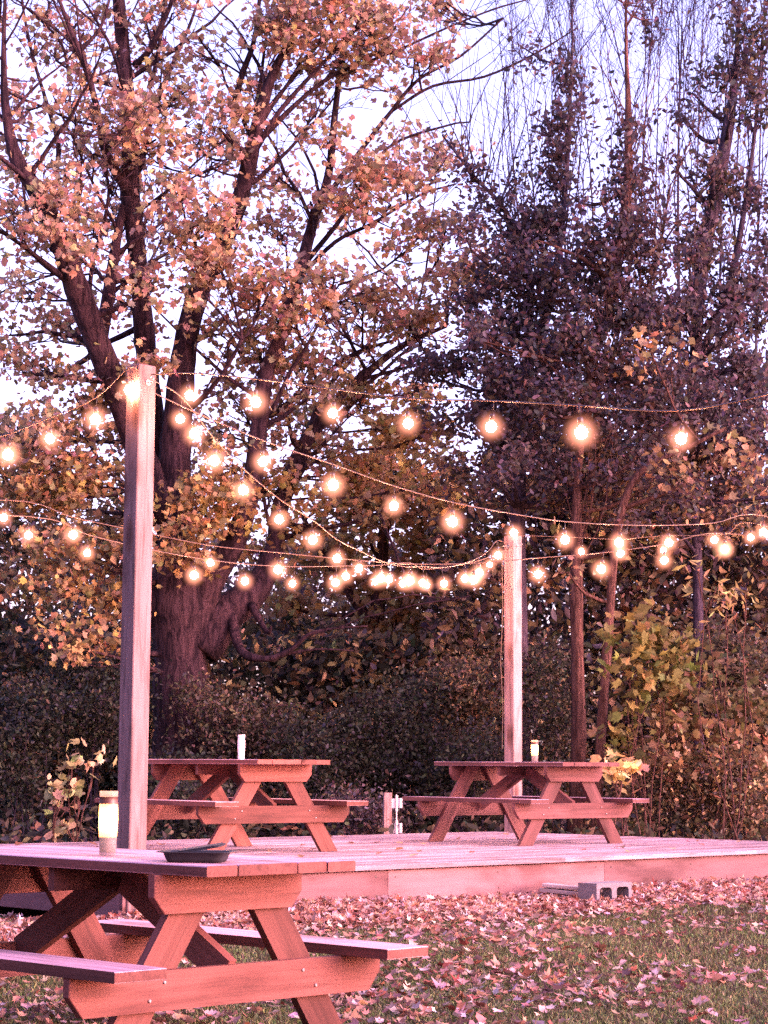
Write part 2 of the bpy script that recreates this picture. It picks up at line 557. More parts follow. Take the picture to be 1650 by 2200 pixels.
def table(loc, rz, label, L=1.87, seed=1, shift=0.0):
    random.seed(seed)
    root = empty('picnic_table', loc, rz)
    tag(root, label, 'picnic table', 'wooden picnic tables')
    Ht, Hs, A, Lb, Lc, bw, vi, T = .754, .42, .665, 1.50, .715, .222, .533, .038
    mb = MB(); w = .1405; y = -.36
    for i in range(5):
        e = random.uniform(-.004, .004)
        mb.box(-L / 2 - e, L / 2 + e, y, y + w, Ht - T, Ht + random.uniform(-.001, .001), random.random())
        y += .1445
    mb.build('tabletop', M['top'], root)
    for s in (-1, 1):
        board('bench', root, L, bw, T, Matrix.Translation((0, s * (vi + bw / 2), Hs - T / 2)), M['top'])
    for s in (-1, 1):
        # boards of the trestle stand in the y-z plane
        def mx(x, y, z, ang=0):
            m = Matrix(((0, 0, 1, 0), (1, 0, 0, 0), (0, 1, 0, 0), (0, 0, 0, 1)))   # local x->Y, y->Z, z->X
            return Matrix.Translation((x, y, z)) @ m @ Matrix.Rotation(ang, 4, 'Z')
        board('top_beam', root, Lc, .14, T, mx(s * A, shift, Ht - T - .071), chamfer=(.05, .06))
        board('seat_beam', root, Lb, .14, T, mx(s * A, 0, Hs - T - .071), chamfer=(.06, .075))
        for q in (-1, 1):
            z0, z1 = 0.0, Ht - T - .003
            yc = lambda z: .578 - .655 * z
            ang = math.atan(.655)
            hw = .07 / math.cos(ang)
            lg = MB()
            prof = [(q * (yc(z0) - hw), z0), (q * (yc(z0) + hw), z0), (q * (yc(z1) + hw), z1), (q * (yc(z1) - hw), z1)]
            if q < 0: prof = prof[::-1]
            # grain runs along the leg: build it in a frame turned with the board
            a2 = math.pi / 2 + q * ang
            cs, sn = math.cos(a2), math.sin(a2)
            loc2 = [(p[0] * cs + p[1] * sn, -p[0] * sn + p[1] * cs) for p in prof]
            lg.prism(loc2, -T / 2, T / 2, random.random())
            lg.build('leg', M['table'], root, mx(s * (A - T - .002), 0, 0, a2))
            for (yy, zz) in ((q * (yc(Hs - .12) + .02), Hs - .14), (q * (yc(Hs - .08) - .02), Hs - .08)):
                b = MB(); b.lathe([(0, .0), (.0065, .0), (.0065, .004), (.004, .006), (0, .006)], 10)
                b.build('bolt', M['metal'], root, Matrix.Translation((s * (A + T / 2 + .0005), yy, zz)) @ Matrix.Rotation(s * math.pi / 2, 4, 'Y'))
        # brace from the middle of the top down to the seat beam
        x0, x1, za, zb = .03, A - T * .5 - .003, Ht - T - .05, Hs - T - .04
        ang = math.atan2(za - zb, -(x1 - x0))
        ln = math.hypot(x1 - x0, za - zb)
        m = Matrix.Translation((s * (x0 + x1) / 2, 0, (za + zb) / 2)) @ Matrix.Rotation(0 if s > 0 else math.pi, 4, 'Z') \
            @ Matrix(((1, 0, 0, 0), (0, 0, -1, 0), (0, 1, 0, 0), (0, 0, 0, 1))) @ Matrix.Rotation(ang, 4, 'Z')
        board('brace', root, ln, .115, T, m)
    mb = MB(); mb.box(-.33, .33, -.019, .019, -.044, .044, .4)
    mb.build('batten', M['table'], root, Matrix.Translation((0, 0, Ht - T - .046)) @ Matrix.Rotation(math.pi / 2, 4, 'Z'))
    return root


T1 = table((-1.017, 8.147, -.055), -.7771, 'large near picnic table on the leafy lawn with a black tray on it', seed=3, shift=-.03)
T2 = table((-1.285, 17.52, ZD), -.9085, 'picnic table on the deck behind the tall near post, unlit candle on top', seed=5)
T3 = table((1.347, 19.707, ZD), -.8935, 'picnic table on the deck before the farther, shorter post', L=1.80, seed=9)
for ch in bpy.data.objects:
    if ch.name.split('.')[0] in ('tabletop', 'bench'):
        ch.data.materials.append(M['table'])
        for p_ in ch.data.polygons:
            if abs(p_.normal.x) > .8 or abs(p_.normal.y) > .9: p_.material_index = 1  # edges and ends take the darker frame wood, without the painted sky tone
for t_, c_ in ((T1, (1.12, .95, .90, 1)), (T2, (1.15, .98, .86, 1)), (T3, (.95, .92, 1.02, 1))):
    for ch in bpy.data.objects:
        if ch.parent == t_: ch.color = c_
random.seed(21)


# ------------------------------------------------------------------ posts
def post(x, y, top, label, rz, lean=0.0, z0=-.03, s=.142):
    root = empty('wooden_post', (x, y, z0), rz)
    tag(root, label, 'post', 'square posts of the deck')
    mb = MB(); H = top - z0
    h = s / 2
    rings = [0, .002, H * .33, H * .66, H - .006, H]
    vs, fs = [], []
    for i, z in enumerate(rings):
        e = h - (.004 if i in (0, 5) else 0)
        c = .006
        for px, py in [(-e + c, -e), (e - c, -e), (e, -e + c), (e, e - c), (e - c, e), (-e + c, e), (-e, e - c), (-e, -e + c)]:
            vs.append((z, px, py))
    for i in range(5):
        for k in range(8):
            j = (k + 1) % 8
            fs.append((i * 8 + k, i * 8 + j, (i + 1) * 8 + j, (i + 1) * 8 + k))
    fs += [tuple(range(7, -1, -1)), tuple(range(40, 48))]
    mb.add(vs, fs, random.random())
    m = Matrix.Rotation(lean, 4, 'Y') @ Matrix(((0, 0, 1, 0), (0, 1, 0, 0), (1, 0, 0, 0), (0, 0, 0, 1))).transposed()
    # local x (grain) points up
    m = Matrix.Rotation(lean, 4, 'Y') @ Matrix(((0, 1, 0, 0), (0, 0, 1, 0), (1, 0, 0, 0), (0, 0, 0, 1)))
    mb.build('shaft', M['post'], root, m)
    hk = MB()
    hk.lathe([(0, .0), (.02, .0), (.02, .006), (0, .006)], 10)
    hk.tube([Vector((0, 0, .006)), Vector((0, 0, .05)), Vector((.0, .02, .07)), Vector((0, .04, .05)), Vector((0, .03, .03))], [.004] * 5, 6)
    hk.build('hook', M['metal'], root, Matrix.Translation((0, -h - .001, H - .12)) @ Matrix.Rotation(math.pi / 2, 4, 'X'))
    hk2 = link('hook', bpy.data.meshes['hook'], None, root, Matrix.Translation((-h - .001, 0, H - .12)) @ Matrix.Rotation(-math.pi / 2, 4, 'Y'))
    return root


PA = DC + dv * .13 + nv * .09; PA.z = 0
ptopA = at(304, 787, PA.y + .0)
post(PA.x, PA.y, ptopA.z, 'tall knotty wooden post at the corner of the deck, behind the near table', DA)
PB = Vector((1.432, 22.76, 0)); ptopB = at(1098, 1152, PB.y)
post(PB.x, PB.y, ptopB.z, 'shorter wooden post at the far corner of the deck behind a picnic table', DA)
PL = DC + nv * (LN - .1) + dv * .1      # left corner, outside the picture
PR = DC + dv * (LI - .1) + nv * .1      # right corner, outside the picture
post(PL.x, PL.y, ZD + 2.9, 'wooden post at the left corner of the deck', DA)
post(PR.x, PR.y, ZD + 2.9, 'wooden post at the right corner of the deck', DA)
topA = Vector((PA.x, PA.y, ptopA.z - .06)); topB = Vector((PB.x, PB.y, ptopB.z - .12))


# ------------------------------------------------------------------ string lights
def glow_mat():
    """clear sphere whose emissive volume imitates camera bloom, fading outward from the filament"""
    m, nt, out = newmat('bulb bloom halo'); L = nt.links.new
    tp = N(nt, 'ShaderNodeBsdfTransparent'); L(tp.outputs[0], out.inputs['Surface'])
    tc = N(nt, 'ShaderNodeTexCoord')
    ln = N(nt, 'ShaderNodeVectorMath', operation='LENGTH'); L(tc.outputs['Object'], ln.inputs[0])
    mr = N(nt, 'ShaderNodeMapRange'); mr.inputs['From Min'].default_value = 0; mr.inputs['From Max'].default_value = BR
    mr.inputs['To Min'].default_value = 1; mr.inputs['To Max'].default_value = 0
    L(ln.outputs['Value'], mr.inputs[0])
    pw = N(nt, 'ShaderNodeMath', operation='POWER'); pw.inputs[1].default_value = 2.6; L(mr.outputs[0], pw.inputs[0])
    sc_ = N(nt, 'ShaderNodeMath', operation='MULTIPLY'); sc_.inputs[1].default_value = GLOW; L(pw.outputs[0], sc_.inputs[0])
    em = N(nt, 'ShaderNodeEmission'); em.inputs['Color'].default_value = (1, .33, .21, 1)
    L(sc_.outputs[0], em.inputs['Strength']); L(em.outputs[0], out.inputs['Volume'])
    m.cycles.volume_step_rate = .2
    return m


BR = .125  # radius of the imitated bloom, wider than the bulb itself
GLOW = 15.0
LAMP_W = 6.5
M['bulb'] = glow_mat()  # material of the imitated bloom round each bulb
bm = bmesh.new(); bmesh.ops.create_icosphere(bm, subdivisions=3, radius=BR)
me_halo = bpy.data.meshes.new('bulb_with_halo'); bm.to_mesh(me_halo); bm.free()
me_halo.polygons.foreach_set('use_smooth', [True] * len(me_halo.polygons)); me_halo.materials.append(M['bulb'])
mb = MB()
mb.lathe([(0, .082), (.012, .082), (.016, .072), (.016, .032), (.010, .030), (0, .030)], 10)
mb.tube([(0, 0, .08), (.002, 0, .12), (0, 0, .15)], [.0035] * 3, 5)
me_sock = mb.mesh('socket', True); me_sock.materials.append(M['socket'])
FR = .034
m_, nt_, o_ = newmat('hot filament glass')
e_ = N(nt_, 'ShaderNodeEmission', Strength=LAMP_W / (4 * math.pi ** 2 * FR ** 2)); e_.inputs[0].default_value = (1, .42, .24, 1)
nt_.links.new(e_.outputs[0], o_.inputs[0])
bm = bmesh.new(); bmesh.ops.create_icosphere(bm, subdivisions=2, radius=FR)
me_fil = bpy.data.meshes.new('filament'); bm.to_mesh(me_fil); bm.free(); me_fil.materials.append(m_)
me_fil.polygons.foreach_set('use_smooth', [True] * len(me_fil.polygons))
NB = 0


def string(label, bulbs, start=None, end=None, hang=.15, r=.0045, rb=1.0):
    """bulbs: list of (world point of a bulb); the cord passes above them"""
    global NB
    pts = [Vector(b) + Vector((0, 0, hang)) for b in bulbs]
    if start is not None: pts = [Vector(start)] + pts
    if end is not None: pts = pts + [Vector(end)]
    root = empty('string_lights', pts[0])
    tag(root, label, 'string lights', 'strings of warm globe bulbs over the deck')
    base = pts[0].copy()
    sm = smooth_path([tuple(p - base) for p in pts], 5)
    c = MB(); c.tube([Vector(p) for p in sm], [r] * len(sm), 6)
    c.build('cord', M['cord'], root, smooth=True)
    for b in bulbs:
        o = link('bulb_with_halo', me_halo, None, root); o.location = Vector(b) - base; o.scale = [random.uniform(.84, 1.12)] * 3; o.rotation_euler = (random.gauss(0, .1), random.gauss(0, .1), 0)
        s_ = link('socket', me_sock, None, o)
        link('filament', me_fil, None, o)
        NB += 1
    return root


def lerp_line(p, q, px, extra=0):
    """depth at photo x on the vertical plane through p and q"""
    # solve X/Y = (px-825)/F along the line
    s = (px - 825) / F
    d = q - p
    t = (s * p.y - p.x) / (d.x - s * d.y)
    return p.y + t * d.y


def on_line(p, q, rows):
    return [at(x, y, lerp_line(p, q, x)) for x, y in rows]


# from the near post toward the lawn on the right
qS1 = Vector((PA.x + .4846 * 12, PA.y - .462 * 12, 0))
b1 = on_line(PA + Vector((.2, 0, 0)), qS1, [(408, 850), (549, 864), (715, 888), (877, 910), (1055, 917), (1249, 930), (1463, 943)])
last = b1[-1]
step = Vector((.45, -.44, 0))
b1 += [last + step * i + Vector((0, 0, .012 * i + .014 * i * i)) for i in range(1, 8)]
string('long bright string from the tall post across the upper right, seven large bulbs', b1, topA)
# along the front edge of the deck
string('string running from the tall post over the front of the deck, wide spaced bulbs',
       on_line(PA, PR, [(418, 932), (565, 992), (716, 1042), (846, 1087), (972, 1121), (1104, 1145), (1214, 1160), (1330, 1166), (1437, 1166), (1535, 1160), (1640, 1143)]),
       topA - Vector((0, 0, .08)), Vector((PR.x, PR.y, ZD + 2.75)))
# diagonal between the two posts
string('steep bright string sagging from the tall post down to the shorter post',
       on_line(PA, PB, [(387, 900), (460, 990), (523, 1053), (600, 1116), (672, 1160), (724, 1200), (771, 1222), (818, 1243), (865, 1254), (908, 1253),
                        (954, 1254), (999, 1243), (1030, 1230), (1052, 1213), (1070, 1193)]), topA, topB, hang=.16)
# over the far left edge
string('low string along the far left edge of the deck to the shorter post',
       on_line(PL, PB, [(61, 1150), (187, 1188), (305, 1216), (417, 1236), (526, 1249), (628, 1254), (721, 1252), (806, 1250), (880, 1244), (917, 1257), (1022, 1240)]),
       Vector((PL.x, PL.y, ZD + 2.75)), topB, hang=.17)
# across the deck from left to right
string('string of small bulbs crossing the deck from side to side',
       on_line(PL, PR, [(8, 1112), (157, 1149), (303, 1180), (452, 1209), (598, 1224), (743, 1238), (836, 1245), (880, 1248), (1018, 1246), (1156, 1234), (1292, 1223), (1427, 1204), (1557, 1180)]),
       Vector((PL.x, PL.y, ZD + 2.75)), Vector((PR.x, PR.y, ZD + 2.75)))
# far right edge
string('string running from the shorter post along the far right edge of the deck',
       on_line(PB, PR, [(1104, 1180), (1249, 1185), (1333, 1189), (1425, 1182), (1557, 1180), (1613, 1155)]), topB + Vector((0, 0, .06)), Vector((PR.x, PR.y, ZD + 2.75)))
# left edge, from the near post
string('short string leaving the tall post to the left, four bulbs',
       [at(277, 838, PA.y - .12)] + on_line(PA, PL, [(205, 901), (107, 943), (17, 977), (-75, 1005)]) , topA, Vector((PL.x, PL.y, ZD + 2.75)))

# cord hanging down the side of the shorter post
mb = MB()
mb.tube([Vector((0, 0, 0)), Vector((.01, 0, -.6)), Vector((-.015, 0, -1.2)), Vector((.01, 0, -1.7)), Vector((0, 0, -2.15))], [.004] * 5, 6)
o = mb.build('power_cord', M['cord']); o.location = (PB.x - .125, PB.y - .05, ptopB.z - .2)
tag(o, 'thin power cord hanging down the side of the shorter post', 'cord')


# ------------------------------------------------------------------ candles
def jar_mats():
    m, nt, out = newmat('frosted candle glass'); L = nt.links.new
    tr = N(nt, 'ShaderNodeBsdfTranslucent'); tr.inputs[0].default_value = (.6, .5, .46, 1)
    df = N(nt, 'ShaderNodeBsdfPrincipled', Roughness=.15); df.inputs['Base Color'].default_value = (.34, .29, .30, 1)
    tp = N(nt, 'ShaderNodeBsdfTransparent')
    m1 = N(nt, 'ShaderNodeMixShader'); m1.inputs[0].default_value = .45
    L(tr.outputs[0], m1.inputs[1]); L(df.outputs[0], m1.inputs[2])
    m2 = N(nt, 'ShaderNodeMixShader'); m2.inputs[0].default_value = .4
    L(m1.outputs[0], m2.inputs[1]); L(tp.outputs[0], m2.inputs[2]); L(m2.outputs[0], out.inputs[0])
    f, nt, out = newmat('flame'); L = nt.links.new
    e = N(nt, 'ShaderNodeEmission', Strength=6.0); e.inputs[0].default_value = (1, .42, .06, 1)
    L(e.outputs[0], out.inputs[0])
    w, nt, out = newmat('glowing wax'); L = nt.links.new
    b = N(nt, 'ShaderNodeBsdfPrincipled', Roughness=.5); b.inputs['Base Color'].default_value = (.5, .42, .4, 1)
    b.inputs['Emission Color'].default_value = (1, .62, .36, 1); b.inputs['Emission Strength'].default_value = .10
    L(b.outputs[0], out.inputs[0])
    return m, f, w


M['jar'], M['flame'], M['waxlit'] = jar_mats()


def candle(loc, H, R, label, lit, fill=.30):
    root = empty('candle', loc)
    tag(root, label, 'candle', 'tall glass jar candles')
    g = MB()
    prof = [(R * .80, 0), (R * .86, .006), (R * .88, H * .2), (R, H * .42), (R, H * .72), (R * .93, H * .84), (R * .9, H * .88), (R * .95, H * .92), (R * .95, H),
            (R * .88, H), (R * .87, H * .88), (R * .93, H * .7), (R * .93, H * .42), (R * .82, H * .2), (R * .8, .012), (0, .012)]
    g.lathe(prof, 28); g.build('glass', M['jar'] if lit else M['wax'], root, smooth=True)
    if lit:
        bd = MB(); bd.lathe([(R * 1.005, H * .80), (R * .96, H * .845), (R * .93, H * .885), (R * .97, H * .91)], 28); bd.build('band', M['band'], root, smooth=True)
    w = MB(); hw = H * fill
    w.lathe([(0, .014), (R * .79, .014), (R * .80, hw * .5), (R * .86, hw), (R * .7, hw - .003), (0, hw - .004)], 24)
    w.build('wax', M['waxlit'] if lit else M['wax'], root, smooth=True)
    k = MB(); k.tube([(0, 0, hw - .006), (.001, 0, hw + .006), (.003, 0, hw + .014)], [.0015] * 3, 5); k.build('wick', M['black'], root)
    if lit:
        fl = MB(); z = hw + .012
        fl.lathe([(0, z), (.005, z + .004), (.0075, z + .012), (.006, z + .022), (.003, z + .032), (0, z + .038)], 12)
        fl.build('flame', M['flame'], root, smooth=True)
        l = bpy.data.lights.new('candle_light', 'POINT'); l.energy = 1.7; l.color = (1, .46, .12); l.shadow_soft_size = .012
        lo = bpy.data.objects.new('candle_light', l); COL.objects.link(lo); lo.parent = root; lo.location = (0, 0, z + .05)


def top_point(root, x, y, Ht=.754):
    """place on a tabletop under photo pixel x, y"""
    z = root.location.z + Ht
    a = at(x, y, 1.0); o = Vector((0, 0, CZ)); d = a - o
    t = (z - CZ) / d.z
    return o + d * t


c1 = top_point(T1, 231, 1839)
candle((c1.x, c1.y, T1.location.z + .7555), .245, .037, 'lit glass jar candle glowing on the near table', True)
c2 = at(518, 1633, T2.location.y - .05)
candle((c2.x, c2.y, ZD + .7555), .205, .031, 'unlit white candle standing on the table behind the tall post', False, .7)
c3 = at(1149, 1640, T3.location.y - .05)
candle((c3.x, c3.y, ZD + .7555), .205, .034, 'lit candle glowing on the far table beside the shorter post', True)

# black takeout tray and its lid on the near table
tp_ = top_point(T1, 423, 1852)


def rrect(a, b, r, n=6):
    out = []
    for cx, cy, s in ((a - r, b - r, 0), (-a + r, b - r, 1), (-a + r, -b + r, 2), (a - r, -b + r, 3)):
        for i in range(n + 1):
            t = math.pi / 2 * (s + i / n)
            out.append((cx + r * math.cos(t), cy + r * math.sin(t)))
    return out


mb = MB()
levels = [(.098, .072, .0), (.104, .078, .012), (.112, .086, .034), (.132, .104, .038), (.134, .106, .036), (.113, .087, .0325), (.109, .083, .0315), (.101, .075, .012), (.094, .068, .003)]
rings = [[(p[0], p[1], z) for p in rrect(a, b, .03)] for a, b, z in levels]
n = len(rings[0]); vs = [q for r in rings for q in r]; fs = []
for k in range(len(rings) - 1):
    for i in range(n):
        j = (i + 1) % n
        fs.append((k * n + i, k * n + j, (k + 1) * n + j, (k + 1) * n + i))
fs += [tuple(range(n - 1, -1, -1)), tuple(range((len(rings) - 1) * n, len(rings) * n))]
mb.add(vs, fs)
tray = mb.build('food_tray', M['black'], None, smooth=True); tray.location = (tp_.x, tp_.y, T1.location.z + .7558); tray.rotation_euler = (0, 0, -.12)
tag(tray, 'shallow black plastic food tray on the corner of the near table', 'tray')
mb = MB(); mb.prism(rrect(.088, .055, .02), -.002, .002, .5, .001)
mb.prism(rrect(.078, .045, .016), .002, .007, .5, .002)
lid = mb.build('tray_lid', M['black'], None); lid.location = (tp_.x + .012, tp_.y + .012, T1.location.z + .7558 + .046)
lid.rotation_euler = (.08, -.16, -.2)
tag(lid, 'flat black lid lying slanted across the food tray', 'lid')


# ------------------------------------------------------------------ cinder block and scrap boards by the deck
def cinder():
    mb = MB(); W, H, D = .39, .19, .19
    t = .032
    # two rounded cores through the block, seen from the wide face (x, z), thickness along y
    outer = [(-W / 2, 0), (W / 2, 0), (W / 2, H), (-W / 2, H)]
    bm = bmesh.new()
    def face_ring(y):
        o = [bm.verts.new((p[0], y, p[1])) for p in outer]
        hs = []
        for cx in (-W / 4 + t * .12, W / 4 - t * .12):
            pr = rrect(W / 4 - t * .95, H / 2 - t, .028, 4)
            hs.append([bm.verts.new((cx + q[0], y, H / 2 + q[1])) for q in pr])
        return o, hs
    f0, f1 = face_ring(0), face_ring(D)
    for (o, hs), flip in ((f0, 0), (f1, 1)):
        edges = []
        for ring in [o] + hs:
            for i in range(len(ring)):
                edges.append(bm.edges.new((ring[i], ring[(i + 1) % len(ring)])))
        bmesh.ops.triangle_fill(bm, use_beauty=True, use_dissolve=False, edges=edges)
    for r0, r1 in [(f0[0], f1[0])] + list(zip(f0[1], f1[1])):
        for i in range(len(r0)):
            j = (i + 1) % len(r0)
            bm.faces.new((r0[i], r0[j], r1[j], r1[i]))
    bmesh.ops.recalc_face_normals(bm, faces=bm.faces)
    me = bpy.data.meshes.new('cinder_block'); bm.to_mesh(me); bm.free()
    return me


cb = at(1282, 1925, 15.65)
o = link('cinder_block', cinder(), M['block'])
o.matrix_world = Matrix.Translation((cb.x, cb.y, -.005)) @ Matrix.Rotation(DA - .05, 4, 'Z') @ Matrix.Translation((.195, 0, 0))
tag(o, 'grey concrete block with two open cores lying in leaves against the deck', 'concrete block')
for i, (px, z, an) in enumerate([(1222, .115, .0), (1228, .155, .1)]):
    q = at(px, 1900, 15.95)
    mb = MB(); mb.box(-.24, .24, -.06, .06, 0, .026 if i else .03, .3 + .4 * i)
    s_ = mb.build('scrap_board', M['scrap'], None); s_.location = (q.x + .02, q.y, z - .03); s_.rotation_euler = (0, .06, -.55 + an)
    tag(s_, ['short grey board, lower of the two beside the concrete block', 'short grey board, upper of the two beside the concrete block'][i], 'board', 'scrap boards beside the concrete block')

# short post with white hinge brackets beyond the deck
hp = at(832, 1788, 23.6)
root = empty('gate_post', (hp.x, hp.y, 0), .15); tag(root, 'short pale wooden post with white hinge brackets behind the deck', 'gate post')
ztop = at(832, 1703, 23.6).z
mb = MB(); mb.box(0, ztop, -.045, .045, -.045, .045, .8)
mb.build('shaft', M['post'], root, Matrix(((0, 1, 0, 0), (0, 0, 1, 0), (1, 0, 0, 0), (0, 0, 0, 1))))
for zz in (ztop - .12, ztop - .40):
    b = MB(); b.box(.046, .135, -.02, .02, -.055, .055, .5); b.tube([(.10, -.03, -.09), (.10, -.03, .09)], [.016, .016], 8); b.tube([(.145, -.03, -.05), (.145, -.03, .06)], [.02, .02], 8)
    b.build('hinge_bracket', M['white'], root, Matrix.Translation((0, 0, zz)))
b = MB(); b.tube([(.10, -.03, 0.0), (.10, -.03, ztop - .02)], [.008, .008], 6); b.build('hinge_rod', M['white'], root)


# ------------------------------------------------------------------ the big maple
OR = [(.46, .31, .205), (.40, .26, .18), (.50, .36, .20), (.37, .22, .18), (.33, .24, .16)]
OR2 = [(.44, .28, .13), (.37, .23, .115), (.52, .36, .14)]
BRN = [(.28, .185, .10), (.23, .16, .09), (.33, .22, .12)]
YG = [(.20, .18, .06), (.15, .15, .05), (.26, .21, .08)]
GR = [(.095, .08, .045), (.07, .068, .042), (.13, .085, .055), (.085, .066, .062)]
DK = [(.095, .070, .090), (.10, .080, .080), (.070, .062, .085), (.115, .075, .07)]
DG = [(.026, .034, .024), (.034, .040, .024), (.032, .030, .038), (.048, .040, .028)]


def big_maple():
    b0 = at(388, 1600, 27)
    root = empty('maple_tree', (b0.x, b0.y, 0))
    tag(root, 'big many-stemmed maple with orange leaves behind the tall post', 'maple tree')
    mb = MB(); inv = Matrix.Translation((-b0.x, -b0.y, 0))
    L_ = []
    Y = 27
    rows = [
        [(392, 1835, 200, Y), (390, 1740, 150, Y), (390, 1600, 122, Y), (388, 1480, 116, Y), (388, 1380, 122, Y), (385, 1290, 150, Y), (380, 1200, 110, Y), (375, 1080, 88, Y), (376, 980, 84, Y),
         (388, 830, 72, Y), (402, 720, 62, Y), (430, 620, 56, Y), (480, 520, 52, Y), (515, 430, 46, Y - .2), (540, 330, 40, Y - .4), (560, 240, 34, Y - .5), (590, 150, 26, Y - .6), (640, 60, 20, Y - .6), (680, -60, 14, Y - .6)],
        [(375, 1180, 80, Y), (345, 1050, 64, Y + .3), (328, 900, 60, Y + .4), (314, 760, 56, Y + .4), (303, 640, 50, Y + .3), (292, 520, 48, Y + .2), (278, 400, 54, Y), (281, 300, 46, Y), (272, 200, 42, Y), (264, 100, 38, Y), (255, 0, 34, Y), (250, -90, 30, Y)],
        [(285, 420, 40, Y), (250, 370, 28, Y - .3), (225, 320, 24, Y - .5), (205, 220, 18, Y - .6), (180, 130, 16, Y - .7), (150, 60, 12, Y - .8), (120, -20, 8, Y - .8)],
        [(350, 1120, 90, Y), (275, 900, 72, Y - .4), (215, 750, 66, Y - .8), (165, 620, 66, Y - 1.1), (130, 520, 54, Y - 1.3), (85, 420, 48, Y - 1.5), (35, 340, 38, Y - 1.6), (12, 230, 24, Y - 1.7), (8, 100, 14, Y - 1.7), (12, -30, 8, Y - 1.7)],
        [(215, 740, 40, Y), (232, 640, 34, Y), (250, 520, 26, Y), (265, 440, 18, Y)],
        [(410, 1340, 100, Y), (450, 1250, 76, Y - .1), (505, 1160, 60, Y - .2), (540, 1050, 52, Y - .3), (556, 920, 46, Y - .4), (572, 800, 40, Y - .4), (605, 720, 34, Y - .3), (640, 600, 32, Y - .2),
         (672, 480, 28, Y), (705, 380, 22, Y), (720, 240, 18, Y), (735, 110, 13, Y), (745, -30, 8, Y)],
        [(430, 1400, 90, Y), (480, 1325, 84, Y + .1), (550, 1265, 66, Y + .3), (590, 1180, 52, Y + .5), (600, 1100, 46, Y + .6), (630, 1010, 44, Y + .7), (670, 930, 40, Y + .8), (720, 870, 30, Y + .9), (790, 800, 22, Y + 1), (870, 740, 16, Y + 1), (960, 700, 10, Y + 1)],
        [(497, 1310, 26, Y), (508, 1375, 22, Y - .3), (530, 1408, 19, Y - .6), (580, 1415, 14, Y - .8), (630, 1392, 11, Y - .9), (665, 1362, 8, Y - 1), (720, 1350, 5, Y - 1), (790, 1345, 3, Y - 1)],
        [(600, 1408, 8, Y - .8), (680, 1395, 5, Y - .9), (760, 1398, 3, Y - 1)],
        [(540, 1300, 20, Y), (565, 1345, 13, Y - .3), (578, 1360, 8, Y - .5), (583, 1345, 5, Y - .6)],
        [(556, 900, 22, Y), (600, 880, 17, Y + .2), (680, 820, 14, Y + .5), (760, 760, 11, Y + .8), (850, 730, 7, Y + 1)],
        [(660, 940, 22, Y + .8), (690, 860, 16, Y + 1), (730, 800, 12, Y + 1.2), (800, 730, 9, Y + 1.4), (880, 640, 6, Y + 1.5)],
        [(165, 620, 26, Y - 1.1), (90, 560, 15, Y - 1.4), (30, 515, 11, Y - 1.6), (-30, 480, 8, Y - 1.8)],
        [(290, 140, 20, Y), (320, 110, 18, Y - .2), (345, 60, 15, Y - .3), (370, 0, 12, Y - .4), (385, -60, 9, Y - .4)],
        [(320, 190, 14, Y), (335, 140, 13, Y), (345, 80, 11, Y), (352, 0, 9, Y)],
        [(300, 360, 18, Y), (330, 240, 15, Y + .3), (370, 140, 12, Y + .5), (405, 60, 9, Y + .6), (430, -10, 7, Y + .6)],
        [(500, 240, 22, Y - .2), (520, 160, 18, Y - .3), (545, 90, 14, Y - .4), (560, -20, 10, Y - .4)],
        [(545, 330, 18, Y - .4), (600, 240, 14, Y - .5), (680, 150, 11, Y - .6), (740, 90, 8, Y - .7), (800, 30, 6, Y - .7)],
        [(560, 300, 16, Y - .4), (640, 220, 13, Y - .4), (720, 160, 10, Y - .4), (850, 110, 7, Y - .4), (960, 60, 6, Y - .4), (1060, 20, 5, Y - .4), (1130, 0, 4, Y - .4)],
        [(690, 440, 16, Y), (770, 330, 13, Y), (840, 240, 11, Y), (900, 170, 9, Y), (990, 120, 7, Y), (1080, 40, 5, Y)],
        [(840, 240, 9, Y), (930, 185, 8, Y), (1040, 165, 7, Y), (1150, 115, 6, Y), (1240, 60, 4, Y)],
        [(660, 560, 16, Y), (740, 460, 12, Y), (830, 320, 9, Y), (960, 270, 6, Y), (1010, 262, 4, Y)],
        [(640, 600, 14, Y), (720, 520, 11, Y), (800, 480, 9, Y), (900, 420, 7, Y), (980, 395, 5, Y)],
        [(190, 650, 14, Y), (200, 560, 12, Y), (225, 470, 10, Y), (230, 380, 8, Y), (170, 300, 6, Y)],
        [(120, 380, 16, Y), (125, 310, 14, Y), (100, 220, 11, Y), (70, 120, 9, Y), (50, 20, 7, Y), (45, -40, 5, Y)],
        [(150, 170, 11, Y), (130, 90, 8, Y), (60, 20, 6, Y), (0, -30, 5, Y)],
        [(165, 120, 11, Y - .6), (215, 60, 9, Y - .6), (235, 0, 7, Y - .6)],
        [(375, 900, 22, Y), (430, 860, 16, Y - .6), (480, 800, 12, Y - 1), (520, 730, 8, Y - 1.2)],
    ]
    for r in rows:
        r = [(q[0], q[1], q[2] * (1 if q[1] > 1250 else .84), q[3]) for q in r]
        L_.append(add_limb(mb, r, 14 if r[0][2] > 60 else 8))
    # middle-sized branches off the limbs
    for _ in range(60):
        l = random.choice(L_[:9]); i0 = random.randint(len(l) // 3, len(l) - 3); q = l[i0]
        if q[2] < 2.6: continue
        up = Vector(l[i0 + 2][:3]) - Vector(q[:3]); up.normalize()
        d = (up + Vector((random.gauss(0, .8), random.gauss(0, .5), random.uniform(-.1, .5)))).normalized()
        p = bough(mb, q[:3], Vector(q[:3]) + d * random.uniform(1.2, 2.8), min(q[3] * .45, .035), .008, -.05, 6, 7, .05)
        L_.append([(a.x, a.y, a.z, .014) for a in p])
